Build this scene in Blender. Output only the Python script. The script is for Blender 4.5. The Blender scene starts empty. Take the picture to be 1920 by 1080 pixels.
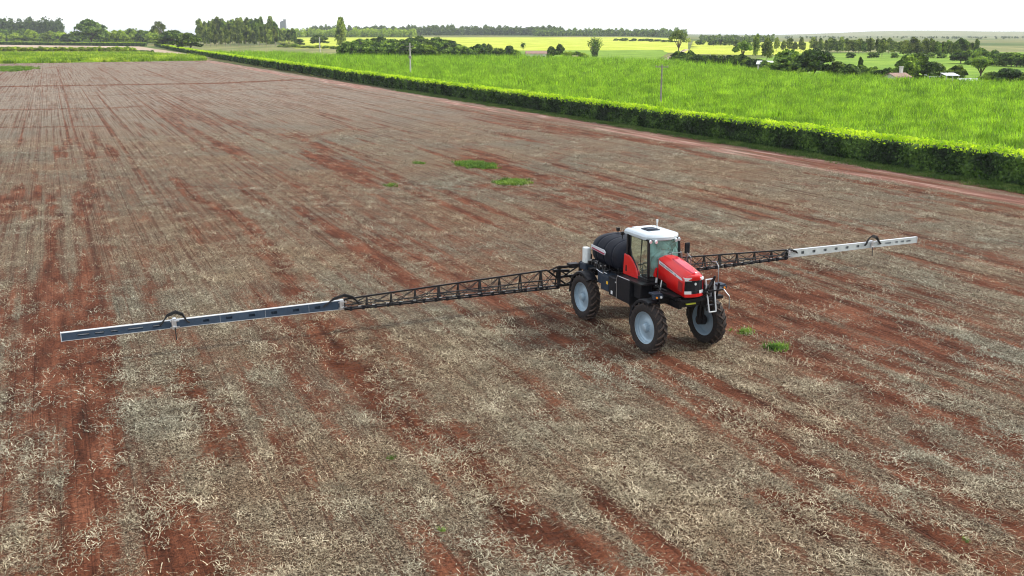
import bpy, bmesh, math, random
import numpy as np
from mathutils import Vector, Matrix
R = math.radians
random.seed(7); rng = np.random.default_rng(7)
scene = bpy.context.scene
COL = scene.collection

# ---------------------------------------------------------------- camera
F_PX, CAM_H, HOR = 1840.0, 11.4, 64.0
PITCH = math.atan((540 - HOR) / F_PX)
cam_d = bpy.data.cameras.new('camera'); cam = bpy.data.objects.new('camera', cam_d); COL.objects.link(cam)
cam.location = (0, 0, CAM_H); cam.rotation_euler = (R(90) - PITCH, 0, 0)
cam_d.sensor_width = 36; cam_d.lens = 36 * F_PX / 1920
cam_d.clip_start = 0.3; cam_d.clip_end = 40000
scene.camera = cam

# ---------------------------------------------------------------- light
SUN_EL, SUN_AZ = R(38), R(76)
world = bpy.data.worlds.new("World"); scene.world = world; world.use_nodes = True
wn = world.node_tree.nodes; wl = world.node_tree.links; wn.clear()
sky = wn.new('ShaderNodeTexSky'); sky.sky_type = 'NISHITA'; sky.sun_disc = False
sky.sun_elevation = SUN_EL; sky.sun_rotation = SUN_AZ
sky.air_density = 1.0; sky.dust_density = 1.0; sky.ozone_density = 1.0; sky.altitude = 600
bg = wn.new('ShaderNodeBackground'); bg.inputs['Strength'].default_value = 0.15
wo = wn.new('ShaderNodeOutputWorld')
cloud = wn.new('ShaderNodeMix'); cloud.data_type = 'RGBA'; cloud.inputs[0].default_value = 0.72      # bright thin overcast veil
cloud.inputs[7].default_value = (9.2, 9.4, 9.8, 1)
wl.new(sky.outputs[0], cloud.inputs[6]); wl.new(cloud.outputs[2], bg.inputs[0]); wl.new(bg.outputs[0], wo.inputs[0])
sd = bpy.data.lights.new('sun', 'SUN'); sun = bpy.data.objects.new('sun', sd); COL.objects.link(sun)
sd.energy = 3.8; sd.angle = R(9); sd.color = (1.0, 0.94, 0.84)
sv = Vector((math.sin(SUN_AZ) * math.cos(SUN_EL), math.cos(SUN_AZ) * math.cos(SUN_EL), math.sin(SUN_EL)))
sun.rotation_euler = sv.to_track_quat('Z', 'Y').to_euler(); sun.location = (0, 0, 60)
scene.view_settings.view_transform = 'Standard'; scene.view_settings.look = 'None'
scene.view_settings.exposure = 0.16; scene.view_settings.gamma = 1
scene.cycles.use_denoising = True; scene.cycles.filter_width = 1.1
scene.cycles.max_bounces = 8; scene.cycles.diffuse_bounces = 3; scene.cycles.volume_bounces = 0
scene.cycles.transparent_max_bounces = 12

# ---------------------------------------------------------------- helpers: coordinates
cP, sP = math.cos(PITCH), math.sin(PITCH)
def at(u, v, z=0.0):
    """ground point seen in that direction of the photograph (surveying helper)"""
    x = (u - 960) / F_PX; y = (v - 540) / F_PX
    d = np.array([x, cP - y * sP, -sP - y * cP]); k = (z - CAM_H) / d[2]
    return np.array([0, 0, CAM_H]) + d * k
YAW = 0.43
FW = np.array([math.sin(YAW), -math.cos(YAW)]); LT = np.array([math.cos(YAW), math.sin(YAW)])
def to_st(X, Y): return -(X * FW[0] + Y * FW[1]), X * LT[0] + Y * LT[1]
def to_xy(s, t): return -s * FW[0] + t * LT[0], -s * FW[1] + t * LT[1]

def _hash(ix, iy, seed):
    h = (ix.astype(np.int64) * 374761393 + iy.astype(np.int64) * 668265263 + seed * 974634777) & 0xFFFFFFFF
    h = ((h ^ (h >> 13)) * 1274126177) & 0xFFFFFFFF
    return ((h ^ (h >> 16)) & 0xFFFF) / 65535.0
def vnoise(x, y, seed=0):
    x = np.asarray(x, float); y = np.asarray(y, float)
    ix = np.floor(x); iy = np.floor(y); fx = x - ix; fy = y - iy
    fx = fx * fx * (3 - 2 * fx); fy = fy * fy * (3 - 2 * fy)
    a = _hash(ix, iy, seed); b = _hash(ix + 1, iy, seed); c = _hash(ix, iy + 1, seed); d = _hash(ix + 1, iy + 1, seed)
    return (a * (1 - fx) + b * fx) * (1 - fy) + (c * (1 - fx) + d * fx) * fy
def fbm(x, y, seed=0, o=4):
    s = 0; a = .5; t = 0
    for i in range(o):
        s = s + a * vnoise(x * 2 ** i, y * 2 ** i, seed + i * 17); t += a; a *= .55
    return s / t
def sstep(a, b, x):
    t = np.clip((x - a) / (b - a), 0, 1); return t * t * (3 - 2 * t)

# ---------------------------------------------------------------- helpers: objects
def tag(o, label=None, cat=None, group=None, kind=None):
    if label: o['label'] = label
    if cat: o['category'] = cat
    if group: o['group'] = group
    if kind: o['kind'] = kind
    return o
def empty(name, loc=(0, 0, 0), rz=0.0, parent=None):
    o = bpy.data.objects.new(name, None); COL.objects.link(o); o.location = loc; o.rotation_euler.z = rz
    o.empty_display_size = .2
    if parent: o.parent = parent
    return o
def mesh_obj(name, verts, faces, mat, parent=None, smooth=False, loc=None):
    me = bpy.data.meshes.new(name)
    me.from_pydata([tuple(v) for v in verts], [], [tuple(f) for f in faces]); me.update()
    if mat:
        for m in (mat if isinstance(mat, (list, tuple)) else [mat]): me.materials.append(m)
    if smooth: me.polygons.foreach_set('use_smooth', [True] * len(me.polygons))
    o = bpy.data.objects.new(name, me); COL.objects.link(o)
    if parent: o.parent = parent
    if loc is not None: o.location = loc
    return o
def quad_mesh(name, V, nper=4):
    """V: (n,4,3) array of quads -> mesh, fast"""
    n = V.shape[0]; me = bpy.data.meshes.new(name)
    me.vertices.add(n * 4); me.vertices.foreach_set('co', V.reshape(-1).astype(np.float32))
    me.loops.add(n * 4); me.loops.foreach_set('vertex_index', np.arange(n * 4, dtype=np.int32))
    me.polygons.add(n); me.polygons.foreach_set('loop_start', np.arange(0, n * 4, 4, dtype=np.int32))
    me.update(calc_edges=True); return me
def grid_mesh(name, X, Y, Z):
    """structured grid mesh from 2d arrays"""
    a, b = X.shape; co = np.stack([X, Y, Z], -1).reshape(-1).astype(np.float32)
    idx = np.arange(a * b).reshape(a, b)
    f = np.stack([idx[:-1, :-1], idx[1:, :-1], idx[1:, 1:], idx[:-1, 1:]], -1).reshape(-1).astype(np.int32)
    n = f.size // 4; me = bpy.data.meshes.new(name)
    me.vertices.add(a * b); me.vertices.foreach_set('co', co)
    me.loops.add(n * 4); me.loops.foreach_set('vertex_index', f)
    me.polygons.add(n); me.polygons.foreach_set('loop_start', np.arange(0, n * 4, 4, dtype=np.int32))
    me.update(calc_edges=True)
    me.polygons.foreach_set('use_smooth', [True] * n)
    if n and me.polygons[0].normal.z < 0: me.flip_normals()
    return me
def link(name, me, mat=None, parent=None):
    if mat: me.materials.append(mat)
    o = bpy.data.objects.new(name, me); COL.objects.link(o)
    if parent: o.parent = parent
    return o
def fattr(me, name, arr):
    a = me.attributes.new(name, 'FLOAT', 'POINT'); a.data.foreach_set('value', np.asarray(arr, np.float32).reshape(-1))

class MB:
    def __init__(s): s.v = []; s.f = []; s.m = []
    def _add(s, vs, fs, mi=0):
        b = len(s.v); s.v += [tuple(map(float, v)) for v in vs]
        for f in fs: s.f.append(tuple(b + i for i in f)); s.m.append(mi)
    def box(s, x0, x1, y0, y1, z0, z1, mi=0):
        s._add([(x0, y0, z0), (x1, y0, z0), (x1, y1, z0), (x0, y1, z0), (x0, y0, z1), (x1, y0, z1), (x1, y1, z1), (x0, y1, z1)],
               [(0, 3, 2, 1), (4, 5, 6, 7), (0, 1, 5, 4), (1, 2, 6, 5), (2, 3, 7, 6), (3, 0, 4, 7)], mi); return s
    def bar(s, a, b, w, h=None, mi=0):
        h = h or w; a = Vector(a); b = Vector(b); d = (b - a).normalized()
        up = Vector((0, 0, 1)) if abs(d.z) < .9 else Vector((1, 0, 0))
        sx = d.cross(up).normalized() * w / 2; sy = sx.cross(d).normalized() * h / 2
        c = [(-1, -1), (1, -1), (1, 1), (-1, 1)]
        s._add([p + sx * i + sy * j for p in (a, b) for i, j in c],
               [(0, 1, 2, 3), (4, 7, 6, 5), (0, 4, 5, 1), (1, 5, 6, 2), (2, 6, 7, 3), (3, 7, 4, 0)], mi); return s
    def tube(s, pts, r, n=8, mi=0, cap=True):
        pts = [Vector(p) for p in pts]; rs = r if isinstance(r, (list, tuple)) else [r] * len(pts)
        rings = []; prev = None
        for i, p in enumerate(pts):
            d = (pts[min(i + 1, len(pts) - 1)] - pts[max(i - 1, 0)]).normalized()
            if prev is None: u = d.orthogonal().normalized()
            else: u = (prev - d * prev.dot(d)).normalized()
            prev = u; w = d.cross(u)
            rings.append([p + (u * math.cos(2 * math.pi * k / n) + w * math.sin(2 * math.pi * k / n)) * rs[i] for k in range(n)])
        vs = [v for rg in rings for v in rg]; fs = []
        for i in range(len(pts) - 1):
            for k in range(n):
                fs.append((i * n + k, i * n + (k + 1) % n, (i + 1) * n + (k + 1) % n, (i + 1) * n + k))
        if cap:
            fs.append(tuple(range(n))[::-1]); fs.append(tuple((len(pts) - 1) * n + k for k in range(n)))
        s._add(vs, fs, mi); return s
    def lathe_y(s, prof, c=(0, 0, 0), n=40, mi=0):
        """prof: list of (y, radius); spins about the y axis"""
        vs = []; fs = []; m = len(prof)
        for k in range(n):
            a = 2 * math.pi * k / n
            for (y, r) in prof: vs.append((c[0] + r * math.cos(a), c[1] + y, c[2] + r * math.sin(a)))
        for k in range(n):
            k2 = (k + 1) % n
            for i in range(m - 1): fs.append((k * m + i, k * m + i + 1, k2 * m + i + 1, k2 * m + i))
        s._add(vs, fs, mi); return s
    def prism(s, poly, axis, a, b, mi=0):
        """poly 2d points extruded along axis (0,1,2) from a to b"""
        def P(p, t):
            return {0: (t, p[0], p[1]), 1: (p[0], t, p[1]), 2: (p[0], p[1], t)}[axis]
        n = len(poly); vs = [P(p, a) for p in poly] + [P(p, b) for p in poly]
        fs = [tuple(range(n)), tuple(range(n, 2 * n))[::-1]] + [(i, n + i, n + (i + 1) % n, (i + 1) % n) for i in range(n)]
        s._add(vs, fs, mi); return s
    def loft(s, secs, mi=0, close=True, caps=True):
        n = len(secs[0]); vs = [p for q in secs for p in q]; fs = []
        for i in range(len(secs) - 1):
            for k in range(n if close else n - 1):
                fs.append((i * n + k, i * n + (k + 1) % n, (i + 1) * n + (k + 1) % n, (i + 1) * n + k))
        if caps: fs.append(tuple(range(n))[::-1]); fs.append(tuple((len(secs) - 1) * n + k for k in range(n)))
        s._add(vs, fs, mi); return s
    def build(s, name, mat, parent=None, smooth=False, bevel=0, loc=None):
        me = bpy.data.meshes.new(name); me.from_pydata(s.v, [], s.f); me.update()
        for m in (mat if isinstance(mat, (list, tuple)) else [mat]): me.materials.append(m)
        me.polygons.foreach_set('material_index', s.m)
        bm = bmesh.new(); bm.from_mesh(me); bmesh.ops.recalc_face_normals(bm, faces=bm.faces); bm.to_mesh(me); bm.free()
        if smooth:
            me.polygons.foreach_set('use_smooth', [True] * len(me.polygons))
            try: me.set_sharp_from_angle(angle=R(38))
            except Exception: pass
        o = bpy.data.objects.new(name, me); COL.objects.link(o)
        if parent: o.parent = parent
        if loc: o.location = loc
        if bevel:
            b = o.modifiers.new('bevel', 'BEVEL'); b.width = bevel; b.segments = 2; b.limit_method = 'ANGLE'; b.angle_limit = R(40)
        return o

# ---------------------------------------------------------------- helpers: materials
def nt(name):
    m = bpy.data.materials.new(name); m.use_nodes = True; t = m.node_tree; t.nodes.clear()
    out = t.nodes.new('ShaderNodeOutputMaterial'); b = t.nodes.new('ShaderNodeBsdfPrincipled')
    t.links.new(b.outputs[0], out.inputs[0]); return m, t, b, out
def noise(t, vec, scale, detail=4, rough=.55, dist=0.0):
    n = t.nodes.new('ShaderNodeTexNoise'); n.inputs['Scale'].default_value = scale; n.inputs['Detail'].default_value = detail
    n.inputs['Roughness'].default_value = rough; n.inputs['Distortion'].default_value = dist
    if vec: t.links.new(vec, n.inputs['Vector'])
    return n
def ramp(t, inp, stops):
    r = t.nodes.new('ShaderNodeValToRGB'); e = r.color_ramp.elements
    while len(e) < len(stops): e.new(.5)
    for i, (p, c) in enumerate(stops):
        e[i].position = p; e[i].color = (*c, 1) if len(c) == 3 else c
    t.links.new(inp, r.inputs[0]); return r
def mixc(t, fac, a, b, mode='MIX'):
    m = t.nodes.new('ShaderNodeMix'); m.data_type = 'RGBA'; m.blend_type = mode
    for sock, val in ((m.inputs[0], fac), (m.inputs[6], a), (m.inputs[7], b)):
        if isinstance(val, (int, float)): sock.default_value = val
        elif isinstance(val, tuple): sock.default_value = (*val, 1) if len(val) == 3 else val
        else: t.links.new(val, sock)
    return m.outputs[2]
def mathn(t, op, a, b=None, c=None, clamp=False):
    m = t.nodes.new('ShaderNodeMath'); m.operation = op; m.use_clamp = clamp
    for i, v in enumerate((a, b, c)):
        if v is None: continue
        if isinstance(v, (int, float)): m.inputs[i].default_value = v
        else: t.links.new(v, m.inputs[i])
    return m.outputs[0]
def attr(t, name):
    a = t.nodes.new('ShaderNodeAttribute'); a.attribute_name = name; return a.outputs['Fac']
def wpos(t):
    return t.nodes.new('ShaderNodeNewGeometry').outputs['Position']
def mapping(t, vec, scale=(1, 1, 1), rot=(0, 0, 0)):
    m = t.nodes.new('ShaderNodeMapping'); m.inputs['Scale'].default_value = scale; m.inputs['Rotation'].default_value = rot
    t.links.new(vec, m.inputs[0]); return m.outputs[0]
def bump(t, b, h, dist, strength=1.0):
    n = t.nodes.new('ShaderNodeBump'); n.inputs['Distance'].default_value = dist; n.inputs['Strength'].default_value = strength
    t.links.new(h, n.inputs['Height']); t.links.new(n.outputs[0], b.inputs['Normal']); return n

def pmat(name, c, rough=.5, metal=0.0, var=.15, vs=3.0, dirt=0.0, coat=0.0, bmp=0.0, spec=.5):
    """painted / metal / plastic surface with slight tonal wear and dust"""
    m, t, b, out = nt(name)
    co = t.nodes.new('ShaderNodeTexCoord').outputs['Object']
    n = noise(t, co, vs, 6, .6)
    dk = tuple(x * (1 - var) for x in c); lt = tuple(min(1, x * (1 + var)) for x in c)
    r = ramp(t, n.outputs[0], [(.3, dk), (.7, lt)]); colr = r.outputs[0]
    if dirt:
        n2 = noise(t, co, vs * 2.7, 8, .7); f = ramp(t, n2.outputs[0], [(.42, (0, 0, 0)), (.75, (dirt, dirt, dirt))])
        colr = mixc(t, f.outputs[0], colr, (.22, .12, .08))
    t.links.new(colr, b.inputs['Base Color'])
    b.inputs['Metallic'].default_value = metal; b.inputs['Specular IOR Level'].default_value = spec
    rr = t.nodes.new('ShaderNodeMapRange'); rr.inputs[3].default_value = max(.03, rough - .08); rr.inputs[4].default_value = min(1, rough + .12)
    t.links.new(n.outputs[0], rr.inputs[0]); t.links.new(rr.outputs[0], b.inputs['Roughness'])
    b.inputs['Coat Weight'].default_value = coat; b.inputs['Coat Roughness'].default_value = .08
    if bmp: bump(t, b, noise(t, co, vs * 8, 4).outputs[0], bmp)
    return m
def leafmat(name, c1, c2, c3, trans=.35, scale=.6, rnd=True, sc2=None):
    """foliage: clump-scale tone variation, per-leaf variation, translucency"""
    m, t, b, out = nt(name)
    P = wpos(t); n = noise(t, P, scale, 3, .6); n2 = noise(t, P, sc2 or scale * 9, 2, .5)
    f = mathn(t, 'ADD', mathn(t, 'MULTIPLY', n.outputs[0], .6), mathn(t, 'MULTIPLY', n2.outputs[0], .4))
    r = ramp(t, f, [(.39, c1), (.5, c2), (.61, c3)]); colr = r.outputs[0]
    if rnd:
        oi = t.nodes.new('ShaderNodeObjectInfo')
        v = t.nodes.new('ShaderNodeHueSaturation'); v.inputs['Hue'].default_value = .5
        mr = t.nodes.new('ShaderNodeMapRange'); mr.inputs[3].default_value = .66; mr.inputs[4].default_value = 1.40
        t.links.new(oi.outputs['Random'], mr.inputs[0]); t.links.new(mr.outputs[0], v.inputs['Value']); t.links.new(colr, v.inputs['Color']); colr = v.outputs[0]
    t.links.new(colr, b.inputs['Base Color']); b.inputs['Roughness'].default_value = .62
    b.inputs['Specular IOR Level'].default_value = .25
    tr = t.nodes.new('ShaderNodeBsdfTranslucent'); br = t.nodes.new('ShaderNodeMix'); br.data_type = 'RGBA'; br.blend_type = 'MULTIPLY'
    br.inputs[0].default_value = 1; t.links.new(colr, br.inputs[6]); br.inputs[7].default_value = (1.3, 1.45, .55, 1)
    t.links.new(br.outputs[2], tr.inputs[0])
    mx = t.nodes.new('ShaderNodeMixShader'); mx.inputs[0].default_value = trans
    t.links.new(b.outputs[0], mx.inputs[1]); t.links.new(tr.outputs[0], mx.inputs[2]); t.links.new(mx.outputs[0], out.inputs[0])
    return m

# ================================================================ STUBBLE FIELD
HEDGE_T = 66.0
def sky_far_rise(X, Y):
    """gentle rise of the land towards the middle of the horizon"""
    X = np.asarray(X, float); Y = np.asarray(Y, float)
    d = np.hypot(X, Y); az = np.degrees(np.arctan2(X, Y))
    w = sstep(-19, -11, az) * (1 - sstep(6, 14, az))
    z = 9.0 * sstep(600, 2300, d) * w
    z = z + 14 * sstep(3500, 7000, d) * (fbm(X / 2500, Y / 2500, 5) - .25)
    return z * (Y > 0)

def att(u, v, off=0.0):
    """where the sight line meets the rolling land"""
    x = (u - 960) / F_PX; y = (v - 540) / F_PX
    d = np.array([x, cP - y * sP, -sP - y * cP]); ks = np.geomspace(20, 6500, 1500)
    P = ks[:, None] * d[None, :] + np.array([0, 0, CAM_H]); h = sky_far_rise(P[:, 0], P[:, 1]) + off
    i = np.argmax(P[:, 2] < h) if (P[:, 2] < h).any() else len(ks) - 1
    return P[i]

# strokes: bare red soil, traced tracks / washouts (photo survey points -> ground), width m, strength
STROKES = [
 ([(590, 608), (650, 690), (700, 740), (760, 800), (830, 850), (900, 895), (950, 950), (1010, 1000), (1080, 1040), (1180, 1090)], 1.1, 1.0),
 ([(690, 645), (740, 700), (830, 790), (890, 830), (935, 905)], .7, .7),
 ([(975, 555), (1040, 600), (1120, 650), (1240, 705), (1290, 740), (1360, 770), (1440, 815), (1560, 890)], .75, .85),
 ([(1350, 605), (1430, 640), (1500, 672), (1600, 722), (1700, 765), (1800, 795), (1900, 830)], 1.3, 1.0),
 ([(1560, 620), (1650, 650), (1780, 700), (1920, 730)], .8, .45),
 ([(1720, 820), (1750, 850), (1800, 870), (1830, 885)], .7, 1.0), ([(1745, 880), (1780, 925), (1835, 950)], .4, .8),
 ([(1655, 862), (1700, 875)], .7, .9), ([(1700, 910), (1715, 935)], .5, .9),
 ([(1450, 935), (1540, 955), (1600, 985), (1660, 1020), (1730, 1055)], .75, 1.15),
 ([(1440, 945), (1500, 985), (1560, 1015)], .55, .9), ([(1460, 880), (1560, 915), (1640, 945), (1720, 990), (1790, 1035)], .5, .55),
 ([(1250, 930), (1300, 960), (1340, 1000), (1400, 1045)], .45, .4), ([(1120, 850), (1170, 890)], .5, .7),
 ([(1000, 730), (1040, 760), (1020, 780)], .8, .7), ([(930, 700), (1010, 740)], .6, .5),
 ([(520, 650), (560, 710), (600, 770), (640, 830)], .7, .75), ([(430, 640), (500, 760), (560, 830)], .9, .45),
 ([(40, 705), (70, 740)], 1.3, .8), ([(45, 820), (75, 860)], 1.0, .75), ([(215, 760), (330, 720)], .9, .6),
 ([(340, 700), (380, 760), (415, 830), (400, 870)], .9, .75), ([(240, 735), (300, 730), (430, 700), (560, 690)], .6, .5),
 ([(120, 590), (160, 580)], 1.5, .4), ([(280, 600), (400, 680)], 1.8, .5), ([(270, 880), (340, 880)], 1.2, .6), ([(80, 1040), (110, 1080)], 1., .6),
 ([(190, 400), (205, 480), (230, 560)], 1.8, .55), ([(150, 490), (240, 540)], 1.8, .45),
 ([(325, 335), (370, 375), (430, 400), (470, 430), (520, 500), (560, 560)], 1.2, .9),
 ([(340, 350), (420, 355), (500, 352), (640, 352)], .9, .7), ([(640, 350), (760, 350), (880, 352), (1000, 352)], .8, .8),
 ([(560, 420), (620, 450), (690, 510)], 1.0, .6), ([(760, 430), (830, 470), (880, 520)], 1.2, .45),
 ([(870, 300), (950, 322), (1020, 345), (1120, 380), (1240, 420)], 1.9, .8), ([(900, 350), (1000, 368), (1100, 395), (1200, 430), (1300, 470)], 2.3, .75),
 ([(1050, 400), (1200, 450), (1320, 500), (1450, 560), (1600, 620)], 2.2, .6), ([(1200, 380), (1330, 420), (1480, 450)], 1.5, .6),
 ([(1400, 540), (1500, 580), (1620, 640), (1750, 690)], 1.4, .5), ([(1650, 540), (1800, 580), (1920, 620)], .8, .5),
 ([(0, 163), (200, 160), (400, 157), (560, 150)], 2.6, .8), ([(0, 207), (200, 204), (260, 200)], 1.8, .6), ([(180, 180), (400, 170), (640, 165)], 2.0, .5),
 ([(0, 240), (190, 238)], 1.0, .6), ([(120, 300), (190, 296)], 1.4, .6), ([(240, 345), (330, 352)], .8, .5),
 ([(420, 230), (560, 262), (640, 245), (720, 240)], 1.0, .5), ([(300, 200), (360, 250), (400, 300), (450, 370)], .9, .5),
 ([(270, 175), (350, 220), (460, 280), (640, 370)], .7, .5), ([(500, 480), (560, 540), (600, 610)], 1.2, .6), ([(240, 640), (300, 700)], 1.4, .45),
 ([(420, 960), (470, 1010), (500, 1070)], 1.0, .45), ([(900, 1010), (1000, 1070)], 1.0, .6), ([(640, 900), (720, 930)], .7, .35),
 ([(1060, 610), (1160, 660), (1230, 690)], .9, .5), ([(1260, 870), (1400, 905)], .7, .25), ([(1550, 810), (1640, 830)], .7, .3),
]
for k in range(9):
    pass
def seg_dist(X, Y, a, b):
    ab = b - a; L = ab @ ab + 1e-9
    tt = np.clip(((X - a[0]) * ab[0] + (Y - a[1]) * ab[1]) / L, 0, 1)
    return np.hypot(X - a[0] - tt * ab[0], Y - a[1] - tt * ab[1])
STK = [([at(u, v)[:2] for u, v in p], w * (1.7 if max(q[1] for q in p) < 265 else 1), k * (1.2 if max(q[1] for q in p) < 265 else 1)) for p, w, k in STROKES]
def bare_at(X, Y):
    X = np.asarray(X, float); Y = np.asarray(Y, float); s, t = to_st(X, Y)
    wob = fbm(s / 1.1, t / .8, 31, 3) - .5
    st = np.zeros_like(X)
    for pts, w, k in STK:
        d = np.full(X.shape, 1e9)
        for i in range(len(pts) - 1):
            a, b = pts[i], pts[i + 1]
            d = np.minimum(d, seg_dist(X, Y, a, b))
        lo = np.exp(-(np.maximum(0, d + wob * w * 1.5) / (w * .80)) ** 1.4)
        st = np.maximum(st, k * lo)
    # general streaks along the rows
    far = sstep(60, 170, s)
    n1 = fbm(s / 15, t / .95, 3, 4); n2 = fbm(s / 36, t / 3.6, 9, 3)
    g = sstep(.44, .69, n1 * .60 + n2 * .45) * (.84 - .42 * far) * (1 - .68 * (1 - sstep(-7, -2, t)) * (1 - sstep(60, 110, s)))
    n3 = fbm(s / 2.6, t / 1.5, 44, 4); g = np.maximum(g, .50 * sstep(.58, .76, n3) * (1 - .6 * far))
    n4 = fbm(s / 60, t / 11, 29, 3); g = np.maximum(g, .40 * sstep(.46, .66, n4) * (1 - .7 * far))
    tr = vnoise(s / 160, t / .45, 71) * .65 + vnoise(s / 45, t / .22, 75) * .35
    g = np.maximum(g, .62 * sstep(.60, .85, tr) * sstep(28, 50, s + .6 * t))
    n5 = fbm(s / .55, t / .5, 144, 3)
    return np.clip(np.maximum(st * (.60 + .55 * n5 + .5 * wob), g), 0, 1)
def rows_at(s, t):
    return sstep(24, 46, s + .55 * t) * (.45 + .55 * sstep(.35, .6, fbm(s / 30, t / 5, 210, 3)))
def tread_at(X, Y):
    d = np.full(np.asarray(X).shape, 1e9)
    for i in (0, 1, 15, 21):
        pts, w, k = STK[i]
        for j in range(len(pts) - 1): d = np.minimum(d, seg_dist(X, Y, pts[j], pts[j + 1]))
    return np.exp(-(d / .8) ** 4)
def relief(X, Y, bare=None):
    s, t = to_st(X, Y)
    if bare is None: bare = bare_at(X, Y)
    z = .10 + .05 * (fbm(s / 1.3, t / .7, 12, 4) - .5) + .05 * (fbm(s / 9, t / 2.2, 21, 3) - .5)
    z = z - .055 * bare + .035 * tread_at(X, Y) * np.sin(s * 2 * math.pi / .42 + 3 * np.abs(np.sin(t * 4))) + .016 * np.sin(t * 2 * math.pi / .76)
    return z

def axis_steps(lo, a, b, hi, fine, grow=1.05, mx=6.0):
    pts = list(np.arange(a, b, fine)); x = b; st = fine
    while x < hi: pts.append(x); st = min(mx, st * grow); x += st
    pts.append(hi); x = a; st = fine; left = []
    while x > lo:
        st = min(mx, st * grow); x -= st; left.append(max(x, lo))
    return np.array(sorted(set(left + pts)))
S_ax = axis_steps(-60, 12, 62, 475, .16, 1.012, 2.2)
T_ax = axis_steps(-170, -26, 36, HEDGE_T + .5, .16, 1.02, .8)
SS, TT = np.meshgrid(S_ax, T_ax, indexing='ij')
GX, GY = to_xy(SS, TT)
BARE = bare_at(GX, GY)
# end of the field: cut by the sheet of the next crop lying above it
ZZ = relief(GX, GY, BARE)
me = grid_mesh('stubble_field', GX, GY, ZZ)
verge = sstep(63.8, 65.2, TT + 1.2 * (fbm(SS / 6, TT / 1.5, 8, 3) - .5)) 
road = sstep(59.0, 60.6, TT + 2.5 * (fbm(SS / 14, TT / 1.0, 18, 3) - .5)) * (1 - verge) * (.15 + .85 * sstep(.35, .6, fbm(SS / 22, TT / .8, 19, 3)))
fattr(me, 'bare', BARE); fattr(me, 'road', road); fattr(me, 'verge', verge); fattr(me, 'tread', tread_at(GX, GY)); fattr(me, 'thatch', sstep(60, 200, SS)); fattr(me, 'rows', rows_at(SS, TT))
del SS, TT

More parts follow.
